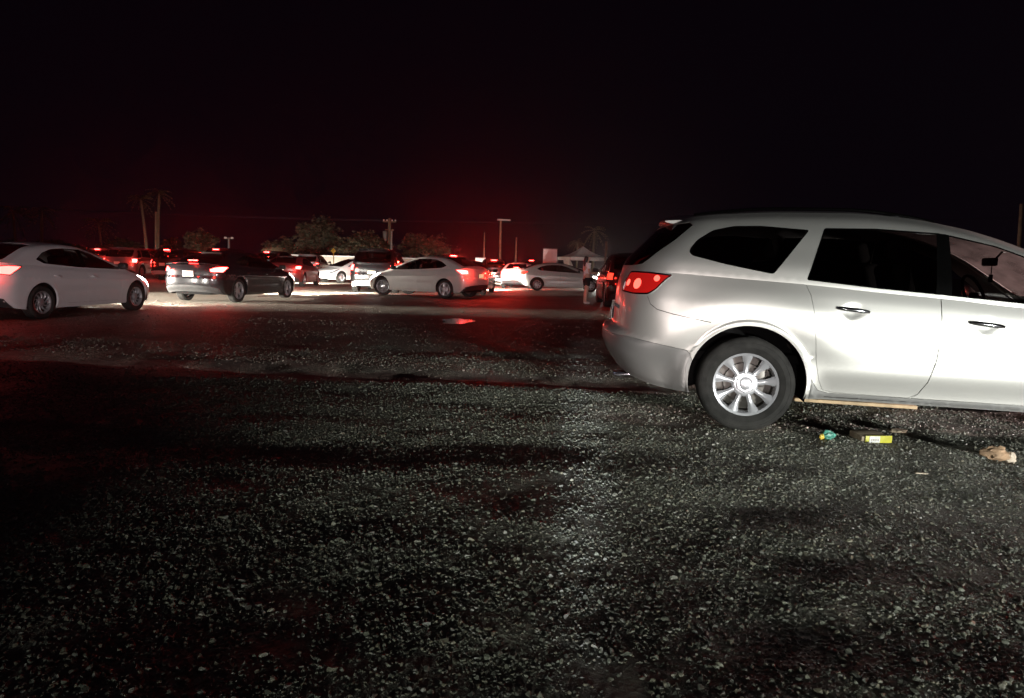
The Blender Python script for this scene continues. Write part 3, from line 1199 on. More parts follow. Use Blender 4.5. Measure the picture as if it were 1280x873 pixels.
        n = len(prof)
        for i in range(len(ys) - 1):
            for j in range(n - 1):
                F.append((i * n + j, i * n + j + 1, (i + 1) * n + j + 1, (i + 1) * n + j))
        F.append(tuple(range(n))[::-1])
        F.append(tuple((len(ys) - 1) * n + j for j in range(n)))
        sp.add(V, F)
        build('roof_spoiler', sp, pm, root)
    if tail_w:
        c = low.P(.68, .86)
        for sd in (1, -1):
            point('tail_glow', root, (c.x - .32, sd * (c.y + .05), c.z), tail_w, RED)
    if head_w:
        c = low.P(2.5, .75)
        for sd in (1, -1):
            spot('headlight_or_fill_beam', root, (c.x + .12, sd * c.y * .9, c.z), (c.x + 10, sd * c.y * .9, c.z + head_aim), head_w * HEADK, 80, .7, cut=DIP)
    return root


# ------------------------------------------------------------------ ground
def vnoise(x, y, seed=0):
    xi, yi = np.floor(x).astype(np.int64), np.floor(y).astype(np.int64)
    fx, fy = x - xi, y - yi
    fx, fy = fx * fx * (3 - 2 * fx), fy * fy * (3 - 2 * fy)

    def hsh(a, b):
        h = (a * 374761393 + b * 668265263 + seed * 1442695041) & 0xFFFFFFFF
        h = ((h ^ (h >> 13)) * 1274126177) & 0xFFFFFFFF
        return ((h ^ (h >> 16)) & 0xFFFF) / 65535.0
    a, b, c, d = hsh(xi, yi), hsh(xi + 1, yi), hsh(xi, yi + 1), hsh(xi + 1, yi + 1)
    return (a * (1 - fx) + b * fx) * (1 - fy) + (c * (1 - fx) + d * fx) * fy - .5


def gheight(x, y):
    x, y = np.asarray(x, float), np.asarray(y, float)
    z = .040 * vnoise(x * .55, y * .55, 1) + .032 * vnoise(x * 1.3 + 3, y * 1.3, 2) + .020 * vnoise(x * 3.1, y * 3.1 + 9, 3)
    near = 1 / (1 + np.exp((y - 13) / 1.5))
    z = z * (.25 + .75 * near)
    z += near * .006 * vnoise(x * 9, y * 9, 4)
    # shallow wheel ruts running across in front of the parked vehicle
    for y0, dep, w, sl in ((7.5, .030, .38, -.10), (9.6, .016, .35, -.12), (4.55, .012, .3, .05)):
        yy = y - (y0 + sl * x) + .25 * vnoise(x * .6, y * 0 + y0, 5)
        z += -dep * np.exp(-(yy / w) ** 2) * (1 / (1 + np.exp((x - 1.4) * 4))) + dep * .5 * np.exp(-((yy + w * 1.9) / (w * .7)) ** 2) * (1 / (1 + np.exp((x - 1.4) * 4)))
    # two tyre tracks beside the vehicle
    for c0 in (0.0, .42):
        dd = (x - (2.72 + c0)) + .5 * (y - 5.4)
        z += -.022 * np.exp(-(dd / .10) ** 2) * np.exp(-((y - 5.1) / .9) ** 4)
    z += .08 * np.exp(-(((x + 3.6) / 4.5) ** 2 + ((y - 24) / 3.2) ** 2))
    z += .05 * np.exp(-(((x - 2.6) / 4.5) ** 2 + ((y - 35) / 3.5) ** 2))
    # hollow that holds the puddle
    kk = np.exp(-(((x + 1.25) / .52) ** 4 + ((y - 15.3) / 1.0) ** 4))
    z = z * (1 - kk) - .024 * kk
    # firm flat where the near vehicle stands
    for wx, wy in WHEELS_NEAR:
        k = np.exp(-(((x - wx) / .35) ** 2 + ((y - wy) / .35) ** 2))
        z = z * (1 - k)
    return z


ENC_PSI = R(11)
ENC_F = Vector((math.cos(ENC_PSI), -math.sin(ENC_PSI), 0))
ENC_S = Vector((-math.sin(ENC_PSI), -math.cos(ENC_PSI), 0))
ENC_HUB = Vector((1.868, 5.36, 0))
ENC_O = ENC_HUB - ENC_S * .95
WHEELS_NEAR = [tuple((ENC_O + ENC_F * a + ENC_S * b)[:2]) for a in (0, 3.02) for b in (.83, -.83)]


def axis(lo, hi, step, far_lo, far_hi, g=1.045):
    mid = list(np.arange(lo, hi, step))
    a, s = lo, step
    pre = []
    while a > far_lo:
        s *= g
        a -= s
        pre.append(a)
    post = []
    b, s = mid[-1], step
    while b < far_hi:
        s *= g
        b += s
        post.append(b)
    return np.array(pre[::-1] + mid + post)


gx = axis(-4.2, 5.2, .035, -900, 900)
gy = axis(1.5, 9.5, .035, -60, 1500)
X, Y = np.meshgrid(gx, gy)
Z = gheight(X, Y)
nx, ny = len(gx), len(gy)
me = bpy.data.meshes.new('ground')
me.vertices.add(nx * ny)
me.vertices.foreach_set('co', np.stack([X, Y, Z], -1).reshape(-1).astype(np.float32))
ii = (np.arange(ny - 1)[:, None] * nx + np.arange(nx - 1)[None]).reshape(-1)
quads = np.stack([ii, ii + 1, ii + nx + 1, ii + nx], -1).astype(np.int32)
me.loops.add(quads.size)
me.loops.foreach_set('vertex_index', quads.reshape(-1))
me.polygons.add(len(quads))
me.polygons.foreach_set('loop_start', np.arange(0, quads.size, 4, dtype=np.int32))
me.polygons.foreach_set('use_smooth', np.ones(len(quads), bool))
me.update()
me.validate()


def ground_material():
    m, nt, b = newmat('gravel_ground')
    L = nt.links.new
    geo = nt.nodes.new('ShaderNodeNewGeometry')
    sep = nt.nodes.new('ShaderNodeSeparateXYZ')
    L(geo.outputs['Position'], sep.inputs[0])

    def noise(sc, det=4, rough=.6):
        n = nt.nodes.new('ShaderNodeTexNoise')
        n.inputs['Scale'].default_value = sc
        n.inputs['Detail'].default_value = det
        n.inputs['Roughness'].default_value = rough
        L(geo.outputs['Position'], n.inputs['Vector'])
        return n

    def vor(sc):
        v = nt.nodes.new('ShaderNodeTexVoronoi')
        v.inputs['Scale'].default_value = sc
        L(geo.outputs['Position'], v.inputs['Vector'])
        return v

    def ramp(src, stops):
        r = nt.nodes.new('ShaderNodeValToRGB')
        while len(r.color_ramp.elements) < len(stops):
            r.color_ramp.elements.new(.5)
        for e, (p, c) in zip(r.color_ramp.elements, stops):
            e.position = p
            e.color = (*c, 1) if hasattr(c, '__len__') else (c, c, c, 1)
        L(src, r.inputs['Fac'])
        return r
    v1 = vor(42)
    sc = nt.nodes.new('ShaderNodeSeparateColor')
    L(v1.outputs['Color'], sc.inputs[0])
    stone = ramp(sc.outputs[0], [(0, (.07, .071, .058)), (.45, (.165, .17, .13)), (.8, (.26, .265, .205)), (1, (.40, .40, .33))])
    dirt = ramp(noise(5, 8, .7).outputs['Fac'], [(.3, (.095, .088, .074)), (.7, (.20, .185, .155))])
    cover = ramp(noise(1.1, 5, .65).outputs['Fac'], [(.42, 0), (.58, 1)])
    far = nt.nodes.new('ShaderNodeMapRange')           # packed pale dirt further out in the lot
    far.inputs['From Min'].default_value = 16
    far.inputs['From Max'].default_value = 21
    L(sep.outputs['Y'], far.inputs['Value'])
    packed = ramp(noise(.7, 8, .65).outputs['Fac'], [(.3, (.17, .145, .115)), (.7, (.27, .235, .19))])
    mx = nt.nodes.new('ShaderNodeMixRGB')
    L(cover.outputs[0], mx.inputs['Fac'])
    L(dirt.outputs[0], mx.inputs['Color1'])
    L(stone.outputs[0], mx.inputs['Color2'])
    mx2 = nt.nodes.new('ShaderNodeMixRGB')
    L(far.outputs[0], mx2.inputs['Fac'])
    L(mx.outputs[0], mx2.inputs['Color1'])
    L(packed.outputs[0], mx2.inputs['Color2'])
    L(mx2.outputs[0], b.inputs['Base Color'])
    b.inputs['Roughness'].default_value = .62
    b.inputs['Specular IOR Level'].default_value = .45
    # relief: pebbles and clods
    h1 = nt.nodes.new('ShaderNodeMath')
    h1.operation = 'MULTIPLY'
    L(v1.outputs['Distance'], h1.inputs[0])
    L(cover.outputs[0], h1.inputs[1])
    h2 = nt.nodes.new('ShaderNodeMath')
    h2.operation = 'MULTIPLY_ADD'
    L(noise(26, 6, .7).outputs['Fac'], h2.inputs[0])
    h2.inputs[1].default_value = 1.2
    L(h1.outputs[0], h2.inputs[2])
    bp = nt.nodes.new('ShaderNodeBump')
    bp.inputs['Strength'].default_value = .9
    bp.inputs['Distance'].default_value = .02
    L(h2.outputs[0], bp.inputs['Height'])
    L(bp.outputs['Normal'], b.inputs['Normal'])
    return m


g = link('ground', me, ground_material())
tag(g, kind='structure')


# loose gravel: stones on the nearer ground, one mass
def stone_mat():
    m, nt, b = newmat('gravel_stone')
    L = nt.links.new
    oi = nt.nodes.new('ShaderNodeObjectInfo')
    r = nt.nodes.new('ShaderNodeValToRGB')
    for p, c in ((.0, (.11, .112, .094)), (.35, (.18, .19, .15)), (.6, (.24, .255, .195)), (.78, (.265, .245, .175)), (.92, (.31, .31, .265)), (1, (.40, .40, .36))):
        e = r.color_ramp.elements.new(p) if p not in (0, 1) else r.color_ramp.elements[0 if p == 0 else -1]
        e.color = (*c, 1)
    L(oi.outputs['Random'], r.inputs['Fac'])
    tc = nt.nodes.new('ShaderNodeTexCoord')
    nz = nt.nodes.new('ShaderNodeTexNoise')
    nz.inputs['Scale'].default_value = 3
    nz.inputs['Detail'].default_value = 6
    L(tc.outputs['Object'], nz.inputs['Vector'])
    mx = nt.nodes.new('ShaderNodeMixRGB')
    mx.blend_type = 'MULTIPLY'
    mx.inputs['Fac'].default_value = .7
    L(r.outputs[0], mx.inputs['Color1'])
    L(nz.outputs['Fac'], mx.inputs['Color2'])
    gm = nt.nodes.new('ShaderNodeBrightContrast')
    gm.inputs['Bright'].default_value = .0
    L(mx.outputs[0], gm.inputs['Color'])
    L(gm.outputs[0], b.inputs['Base Color'])
    b.inputs['Roughness'].default_value = .5
    b.inputs['Specular IOR Level'].default_value = .5
    return m


STONE = stone_mat()
stones = bpy.data.collections.new('stone_shapes')       # kept out of the scene; only instanced
for k in range(10):
    bm = bmesh.new()
    bmesh.ops.create_icosphere(bm, subdivisions=2, radius=1)
    rr = random.Random(k)
    cuts = [(Vector((rr.gauss(0, 1), rr.gauss(0, 1), rr.gauss(0, 1))).normalized(), rr.uniform(.36, .68)) for _ in range(11)]
    sx, sy, sz = rr.uniform(.8, 1.25), rr.uniform(.7, 1.05), rr.uniform(.5, .8)
    for v in bm.verts:
        p = v.co.copy()
        for n, d in cuts:
            t = p.dot(n) - d
            if t > 0:
                p -= n * t
        v.co = Vector((p.x * sx, p.y * sy, p.z * sz))
    sm = bpy.data.meshes.new('stone')
    bm.to_mesh(sm)
    bm.free()
    sm.materials.append(STONE)
    so = bpy.data.objects.new('stone', sm)
    stones.objects.link(so)


def scatter_points():
    P = []
    for y0, y1, dens in ((1.6, 3.2, 8600), (3.2, 5.0, 5400), (5.0, 7.0, 2600), (7.0, 10.0, 1000), (10, 14.5, 260), (14.5, 19, 60)):
        w0, w1 = -.80 * y1 - .6, .80 * y1 + .6
        n = int((w1 - w0) * (y1 - y0) * dens)
        x = RNG.uniform(w0, w1, n)
        y = RNG.uniform(y0, y1, n)
        cov = 1.1 * vnoise(x * .8, y * 1.1, 21) + .7 * vnoise(x * 2.6, y * 3.6, 22) + .55 * vnoise(x * 8, y * 9, 23)
        keep = cov > RNG.uniform(-.80, .16, n)
        # bare mud in the rut, behind the vehicle and round the puddle
        rut = np.abs(y - (7.5 - .10 * x) + .25 * vnoise(x * .6, y * 0 + 7.5, 5)) < .40
        keep &= ~(rut & (x < 1.5) & (RNG.uniform(0, 1, n) < .9))
        mud = (x > .48 - .436 * (y - 7.85) + .5) & (y > 8.2) & (x < 4)
        keep &= ~(mud & (RNG.uniform(0, 1, n) < .7))
        pud = ((x + 1.25) / .5) ** 2 + ((y - 15.3) / 1.0) ** 2 < 1
        keep &= ~pud
        x, y = x[keep], y[keep]
        s = np.clip(RNG.lognormal(math.log(.0068), .45, len(x)), .0035, .021)
        s *= 1 + .5 * np.clip((y - 5) / 8, 0, 1)
        z = gheight(x, y) + s * RNG.uniform(-.25, .25, len(x))
        P.append(np.stack([x, y, z, s], -1))
    return np.concatenate(P)


PTS = scatter_points()
gm = bpy.data.meshes.new('gravel')
gm.vertices.add(len(PTS))
gm.vertices.foreach_set('co', PTS[:, :3].reshape(-1).astype(np.float32))
at = gm.attributes.new('size', 'FLOAT', 'POINT')
at.data.foreach_set('value', PTS[:, 3].astype(np.float32))
at = gm.attributes.new('turn', 'FLOAT_VECTOR', 'POINT')
at.data.foreach_set('vector', np.stack([RNG.uniform(-.5, .5, len(PTS)), RNG.uniform(-.5, .5, len(PTS)), RNG.uniform(0, 6.28, len(PTS))], -1).reshape(-1).astype(np.float32))
gm.update()
go = link('gravel', gm, STONE)
tag(go, 'loose grey gravel stones strewn over the dark lot', 'gravel', kind='stuff')
ng = bpy.data.node_groups.new('gravel_scatter', 'GeometryNodeTree')
ng.interface.new_socket('Geometry', in_out='INPUT', socket_type='NodeSocketGeometry')
ng.interface.new_socket('Geometry', in_out='OUTPUT', socket_type='NodeSocketGeometry')
N = ng.nodes.new
gi, gout = N('NodeGroupInput'), N('NodeGroupOutput')
m2p, iop, ci = N('GeometryNodeMeshToPoints'), N('GeometryNodeInstanceOnPoints'), N('GeometryNodeCollectionInfo')
ci.inputs['Collection'].default_value = stones
ci.inputs['Separate Children'].default_value = True
ci.inputs['Reset Children'].default_value = True
asz, atn = N('GeometryNodeInputNamedAttribute'), N('GeometryNodeInputNamedAttribute')
asz.data_type, atn.data_type = 'FLOAT', 'FLOAT_VECTOR'
asz.inputs['Name'].default_value, atn.inputs['Name'].default_value = 'size', 'turn'
L = ng.links.new
L(gi.outputs[0], m2p.inputs['Mesh'])
L(m2p.outputs[0], iop.inputs['Points'])
L(ci.outputs[0], iop.inputs['Instance'])
iop.inputs['Pick Instance'].default_value = True
L(atn.outputs['Attribute'], iop.inputs['Rotation'])
L(asz.outputs['Attribute'], iop.inputs['Scale'])
L(iop.outputs[0], gout.inputs[0])
go.modifiers.new('scatter', 'NODES').node_group = ng

# puddle
wm, wnt, wb_ = newmat('puddle_water')
wb_.inputs['Base Color'].default_value = (.015, .012, .010, 1)
wb_.inputs['Roughness'].default_value = .10
wb_.inputs['Specular IOR Level'].default_value = .6
tcn = wnt.nodes.new('ShaderNodeTexCoord')
nzn = wnt.nodes.new('ShaderNodeTexNoise')
nzn.inputs['Scale'].default_value = 2.2
wnt.links.new(tcn.outputs['Object'], nzn.inputs['Vector'])
bpn = wnt.nodes.new('ShaderNodeBump')
bpn.inputs['Strength'].default_value = .06
wnt.links.new(nzn.outputs['Fac'], bpn.inputs['Height'])
wnt.links.new(bpn.outputs[0], wb_.inputs['Normal'])
pv = []
for i in range(40):
    a = 2 * PI * i / 40
    k = 1 + .16 * math.sin(3 * a + 1) + .10 * math.sin(5 * a)
    pv.append((-1.25 + .34 * k * math.cos(a), 15.3 + .75 * k * math.sin(a), -.016))
pd = build('puddle', Arr().add(pv, [tuple(range(40))]), wm)
tag(pd, 'shallow puddle in the gravel mirroring a red lamp', 'puddle', kind='structure')

# ------------------------------------------------------------------ the near vehicle
ENC = spec_enclave()
enc = make_car('sport_utility_vehicle', 'enclave', ENC, 'silver', 'pale silver people carrier with chrome ten inch handles filling the right side'.replace('ten inch ', ''), 'car', None,
               (ENC_O.x, ENC_O.y, 0), -ENC_PSI, tail='lens_red', rim_mat='alloy', plate='plate', valance='silver_low')
# extra parts of the near vehicle
low, up = ENC['low'], ENC['up']
b_line = low.xz([(-1.4, .2), (-.36, .2), (-.40, .45), (-.435, .58), (-.46, .645), (-.7, .685), (-.9, .72), (-1.4, .75)], .03)
for sd in (0, 1):
    pass
rail = []
for i in range(13):
    x = -.45 + 1.85 * i / 12
    lift = .018 * min(1, 4 * min(i, 12 - i) / 12)
    rail.append((x, .52, up.Z1(x) + .022 + lift))
ra = tube(rail, .013, 8)
for i in (2, 10):
    x = rail[i][0]
    ra.merge(rbox((x, .52, rail[i][2] - .02), (.12, .03, .05), .01))
for sd in (0, 1):
    build('roof_rail', ra.mirror() if sd else ra, M['pillar'], enc)
ex = lathe([(.030, 0), (.034, .0), (.036, .01), (.036, .22)], 20, 'Z')
exr = Matrix.Translation((-1.06, .58, .34)) @ Matrix.Rotation(R(86), 4, 'Y')
for sd in (1, -1):
    e2 = Arr().add([exr @ Vector(v) for v in ex.v], ex.f)
    build('exhaust_pipe', e2 if sd > 0 else e2.mirror(), M['chrome'], enc)
# bulbs shining inside the tail lamps
for sd in (0, 1):
    for (a, b, r) in ((.50, .885, .028), (.645, .885, .043), (.845, .945, .025)):
        p, n = low.P(a, b), low.N(a, b)
        q = n.to_track_quat('Z', 'Y').to_matrix()
        V = [p + n * .008 + q @ Vector((r * k * math.cos(t), r * k * math.sin(t) * 1.05, .004 * (1 - k))) for k in (1, .5) for t in [2 * PI * i / 20 for i in range(20)]]
        V.append(p + n * .013)
        F = [(i, (i + 1) % 20, 20 + (i + 1) % 20, 20 + i) for i in range(20)] + [(20 + i, 20 + (i + 1) % 20, 40) for i in range(20)]
        A_ = Arr().add(V, F)
        tl = [c for c in enc.children if c.name.split('.')[0] == 'tail_light'][sd]
        build('bulb', A_.mirror() if sd else A_, M['bulb_red'], tl)
# badge on the tailgate
for sd in (0, 1):
    bd = Arr()
    for k in range(6):
        p = low.P(.36 - .030 * k, .62)
        bd.merge(rbox((p.x - .004, p.y, p.z), (.008, .018, .030), .002))
    if sd:
        q0, q1 = low.P(.36, .62), low.P(.21, .62)
        bd.merge(tube([(q0.x - .001, q0.y, q0.z), (q1.x - .001, q1.y, q1.z)], .006, 6))
        build('tailgate_badge', bd.mirror(), M['blackplastic'], enc)
hang = rbox((2.08, 0.0, 1.27), (.02, .05, .07), .008).merge(tube([(2.08, 0, 1.30), (2.08, 0, 1.42)], .004, 6))
build('mirror_ornament', hang, M['dark'], enc)
point('tail_glow', enc, (-1.5, .75, 1.1), .06, RED)
point('tail_glow', enc, (-1.5, -.75, 1.1), .06, RED)


def inv_h(px, py, Yd):
    """world point on the ray of photo pixel (px,py) at distance Yd ahead"""
    d = cam.matrix_world.to_3x3() @ Vector(((px - 640) / FPX, -(py - 426.5) / FPX, -1))
    return Vector((0, 0, CAM_H)) + d * (Yd / d.y)


def hub_place(px, Yd, h, S, axle, side):
    """car origin so that the wheel of that axle (0 rear, 1 front) and side (1 left, -1 right) stands at photo column px, distance Yd"""
    p = inv_h(px, 360, Yd)
    F, Lv = Vector((math.cos(h), math.sin(h), 0)), Vector((-math.sin(h), math.cos(h), 0))
    o = Vector((p.x, p.y, 0)) - Lv * side * S['yface'] - F * (S['wb'] * axle)
    c = o + F * S['wb'] * .5
    return (o.x, o.y, float(gheight(c.x, c.y)))


def rear_place(px, Yd, h, S):
    p = inv_h(px, 340, Yd)
    F = Vector((math.cos(h), math.sin(h), 0))
    o = Vector((p.x, p.y, 0)) - F * S['xr']
    return (o.x, o.y, float(gheight(o.x, o.y)))


COROLLA = sedan_base()
COROLLA2 = sedan_base(nsp=5, style='twin', Rr=.222)
ACCORD = sedan_base(wb=2.83, xr=-1.05, xf=3.82, W=.915, H=1.45, deck=1.03, nsp=5, style='twin', Rt=.335, Rr=.238, Ra=.378, yface=.885, zc=.338,
                    zt=[(-.80, None), (-.35, 1.175), (.05, 1.30), (.45, 1.365), (.95, 1.40), (1.35, 1.38), (1.75, 1.28), (2.25, 1.07), (2.74, None)], x0=-.80, x1=2.74, xB=1.22,
                    tail=[(.42, .74), (.40, .86), (.55, .92), (.8, .95), (1.03, .955), (.98, .88), (.80, .74)])
ELANTRA = sedan_base(wb=2.70, W=.885, H=1.43, deck=1.0, nsp=8, style='flare')
TAHOE = spec_wagon()
CROSS = spec_wagon(wb=2.66, W=.915, H=1.66, xr=-.92, xf=3.45, belt=1.05, deck=1.06, Rt=.35, Rr=.225, Ra=.405, yface=.885, zc=.36, rake=.34)
QUEUE = 'cars queuing out across the lot'

make_car('sedan', 'corolla', COROLLA, 'white', 'white sedan cut off by the left edge, red lamp lit, turbine style rims', 'car', QUEUE,
         hub_place(53.6, 12.8, R(84), COROLLA, 0, -1), R(84), tail='lit_mid', head='lit_white', tail_w=3, head_w=170)
make_car('sedan', 'accord', ACCORD, 'charcoal', 'dark grey sedan seen from behind, white light glaring on its bumper', 'car', QUEUE,
         hub_place(299.5, 19.2, R(81), ACCORD, 0, -1), R(81), tail='lit_red', head='lit_white', tail_w=10, head_w=800, high=6, plate='plate')
make_car('sedan', 'corolla2', COROLLA2, 'pearl', 'white sedan turning left with steered front wheel and yellowish lit plate', 'car', QUEUE,
         hub_place(555.2, 23.3, R(152), COROLLA2, 0, 1), R(152), tail='lit_red', head='lit_white', tail_w=9, head_w=450, plate='plate_lit', steer=R(24), rim_mat='alloy')
make_car('sedan', 'elantra', ELANTRA, 'pearl', 'silvery white sedan in profile facing right behind the standing person', 'car', QUEUE,
         hub_place(671, 34.5, R(-2), ELANTRA, 0, -1), R(-2), tail='lit_soft', head='lit_white', tail_w=4, head_w=900)
make_car('sedan', 'elantra', ELANTRA, 'white', 'brilliantly lit white sedan facing the camera beside the dark off-roader', 'car', QUEUE,
         hub_place(427, 39, R(231), ELANTRA, 1, 1), R(231), tail='unlit_red', head='head_off', detail=1)
suvd = make_car('sport_utility_vehicle', 'tahoe', TAHOE, 'black', 'tall black off-roader with pale rear bumper just behind the turning white sedan', 'car', QUEUE,
         rear_place(464, 27, R(90), TAHOE), R(90), tail='lit_red', tail_w=10, plate='plate_lit', valance='white')
make_car('sport_utility_vehicle', 'tahoe', TAHOE, 'black', 'black off-roader half hidden behind the silver people carrier\'s tail', 'car', QUEUE,
         rear_place(797, 21.5, R(88), TAHOE), R(88), tail='lit_soft', tail_w=3)
make_car('sport_utility_vehicle', 'tahoe', TAHOE, 'black', 'dark off-roader behind the turning white sedan, high brake lamp glaring above its boot', 'car', QUEUE,
         rear_place(566, 36.5, R(90), TAHOE), R(90), tail='lit_red', tail_w=8, high=200, head_w=900)
make_car('sport_utility_vehicle', 'tahoe', TAHOE, 'charcoal', 'dark off-roader whose high red brake lamp shows over the dark grey sedan\'s roof', 'car', QUEUE,
         rear_place(267, 38, R(86), TAHOE), R(86), tail='lit_red', tail_w=6, high=45, head_w=900)
make_car('crossover', 'cross', CROSS, 'grey', 'grey crossover with long red lamp, directly beyond the leftmost white sedan\'s bonnet', 'car', QUEUE,
         rear_place(146, 36, R(94), CROSS), R(94), tail='lit_red', tail_w=10, head_w=600)
make_car('crossover', 'cross', CROSS, 'maroon', 'deep red crossover wedged between two dark cars at far left', 'car', QUEUE,
         rear_place(176, 40, R(90), CROSS), R(90), tail='lit_red', tail_w=10, high=8)
make_car('crossover', 'cross', CROSS, 'charcoal', 'dark crossover with headlight glare painted on its bumper left of the dark grey sedan', 'car', QUEUE,
         rear_place(202, 35, R(80), CROSS), R(80), tail='lit_red', tail_w=10, high=8, valance='white')  # white lower bumper stands in for headlight glare on the dark body
make_car('sedan', 'elantra', ELANTRA, 'maroon', 'deep red sedan right of the dark grey sedan\'s bonnet, tail lamps lit', 'car', QUEUE,
         rear_place(350, 31, R(93), ELANTRA), R(93), tail='lit_red', tail_w=10, head_w=700)
make_car('crossover', 'cross', CROSS, 'grey', 'small grey crossover between the deep red sedan and the brilliantly lit one', 'car', QUEUE,
         rear_place(381, 47, R(92), CROSS), R(92), tail='lit_red', tail_w=10, head_w=900)
make_car('crossover', 'cross', CROSS, 'black', 'black crossover right of the turning white sedan\'s boot, lamps blazing', 'car', QUEUE,
         rear_place(617, 41, R(90), CROSS), R(90), tail='lit_red', tail_w=30, high=60, head_w=900, valance='white')  # lower bumper coloured white in place of the glare falling on it
make_car('sedan', 'elantra', ELANTRA, 'white', 'white sedan swamped in red glare behind the profile sedan\'s tail', 'car', QUEUE,
         rear_place(644, 37, R(82), ELANTRA), R(82), tail='lit_red', tail_w=70, high=90)
make_car('crossover', 'cross', CROSS, 'grey', 'oncoming grey crossover whose single headlight shines past the person', 'car', QUEUE,
         hub_place(747, 45, R(258), CROSS, 1, -1), R(258), tail='unlit_red', head='lit_white', head_w=200, head_aim=-.2)
make_car('sedan', 'elantra', ELANTRA, 'charcoal', 'dark sedan almost hidden behind the turning white sedan\'s boot', 'car', QUEUE,
         rear_place(577, 28.2, R(84), ELANTRA), R(84), tail='unlit_red', head='lit_white', head_w=1500, head_aim=-.3)
for px, Yd, hh, sp_, pm_, lab, wpn in (
        (229, 47, 88, 'cross', 'grey', 'distant grey crossover seen just over the dark grey sedan\'s boot', 14),
        (331, 45, 84, 'tahoe', 'black', 'distant black off-roader over the dark grey sedan\'s bonnet', 14),
        (597, 54, 92, 'cross', 'maroon', 'distant deep red crossover under the thin dim pole', 18),
        (664, 52, 90, 'tahoe', 'charcoal', 'distant dark off-roader over the profile sedan\'s boot', 14),
        (118, 46, 92, 'cross', 'grey', 'distant grey crossover just over the leftmost sedan\'s windscreen', 14)):
    make_car('crossover' if sp_ == 'cross' else 'sport_utility_vehicle', sp_, CROSS if sp_ == 'cross' else TAHOE, pm_, lab, 'car', QUEUE,
             rear_place(px, Yd, R(hh), CROSS), R(hh), tail='lit_red', tail_w=wpn, high=14, head_w=900)
F2 = ENC_O + ENC_F * 7.6
make_car('sedan', 'corolla', COROLLA, 'grey', 'grey sedan waiting ahead of the silver people carrier', 'car', QUEUE,
         (F2.x, F2.y, 0), -ENC_PSI, tail='lit_soft', tail_w=30, high=3)


# ------------------------------------------------------------------ litter
def crumple(name, c, s, mat, seed, sub=3, amp=.3, rz=0):
    bm = bmesh.new()
    bmesh.ops.create_icosphere(bm, subdivisions=sub, radius=1)
    rr = random.Random(seed)
    fs = [(Vector((rr.gauss(0, 1), rr.gauss(0, 1), rr.gauss(0, 1))) * 2.2, rr.uniform(0, 6)) for _ in range(7)]
    for v in bm.verts:
        k = 1 + amp * sum(abs(math.sin(v.co.dot(d) + p)) - .6 for d, p in fs) / 3
        v.co = Vector((v.co.x * s[0] * k, v.co.y * s[1] * k, v.co.z * s[2] * k))
    bm.transform(Matrix.Translation(c) @ Matrix.Rotation(rz, 4, 'Z'))
    a = Arr().add([v.co[:] for v in bm.verts], [[v.index for v in f.verts] for f in bm.faces])
    bm.free()
    return build(name, a, mat, None, 25)


def ground_pt(px, py):
    d = cam.matrix_world.to_3x3() @ Vector(((px - 640) / FPX, -(py - 426.5) / FPX, -1))
    p = Vector((0, 0, CAM_H)) + d * (-CAM_H / d.z)
    return Vector((p.x, p.y, float(gheight(p.x, p.y))))


M['teal'] = simple('teal_foil', (.07, .25, .19), rough=.35, noise=.35, nscale=30, bump=.4)
M['brass'] = simple('yellow_foil', (.55, .40, .06), rough=.35, noise=.3, nscale=40)
M['paperbag'] = simple('brown_paper', (.34, .22, .13), rough=.8, noise=.3, nscale=22, bump=.5)
M['paperpale'] = simple('pale_paper', (.50, .42, .32), rough=.8, noise=.2, nscale=20, bump=.4)
M['carton'] = simple('carton_brown', (.20, .16, .11), rough=.7, noise=.35, nscale=30)
M['yellow'] = simple('carton_yellow', (.38, .36, .03), rough=.5, noise=.12, nscale=30)
M['whitecard'] = simple('carton_white', (.5, .5, .48), rough=.5, noise=.1, nscale=50)
M['wood'] = simple('raw_plank', (.46, .33, .19), rough=.75, noise=.3, nscale=9, bump=.3)

p = ground_pt(1035, 549)
w = crumple('crumpled_wrapper', (p.x, p.y, p.z + .03), (.048, .036, .034), M['teal'], 3, amp=.5)
tag(w, 'crumpled teal foil wrapper on the gravel behind the rear wheel', 'litter')
a = crumple('yellow_end', (p.x - .055, p.y - .01, p.z + .022), (.020, .018, .02), M['brass'], 5, amp=.4)
a.parent = w
p = ground_pt(1091, 552)
bx = empty('flattened_carton', (p.x, p.y, p.z), R(6))
tag(bx, 'flattened carton with bright yellow and white end flap', 'litter')
build('carton_panel', rbox((0, .055, .036), (.22, .16, .052), .008, 2, Matrix.Rotation(R(6), 3, 'X')), M['carton'], bx)
build('end_flap', rbox((.02, -.038, .034), (.215, .006, .056), .002).merge(rbox((.02, -.03, .028), (.21, .012, .03), .002)), M['yellow'], bx)
build('white_label', rbox((-.015, -.0425, .034), (.085, .003, .05), .001), M['whitecard'], bx)
crease = Arr()
for k in range(4):
    crease.merge(rbox((-.04 + k * .017, -.0445, .031), (.008, .0015, .014), 0))
build('flap_print', crease, M['carton'], bx)
p = ground_pt(1247, 574)
bg = crumple('paper_bag', (p.x - .02, p.y, p.z + .05), (.085, .055, .05), M['paperbag'], 9, amp=.45, rz=R(-25))
tag(bg, 'crumpled brown paper bag lying near the right edge', 'litter')
a = crumple('bag_mouth', (p.x + .055, p.y - .04, p.z + .03), (.036, .022, .046), M['paperpale'], 12, amp=.45, rz=R(-30))
a.parent = bg
p = ground_pt(1120, 546)
sc_ = crumple('paper_scrap', (p.x + .07, p.y + .1, p.z + .015), (.07, .05, .015), M['carton'], 15, amp=.5)
tag(sc_, 'small brown paper scrap just beyond the flattened carton', 'litter')
p = ground_pt(1152, 591)
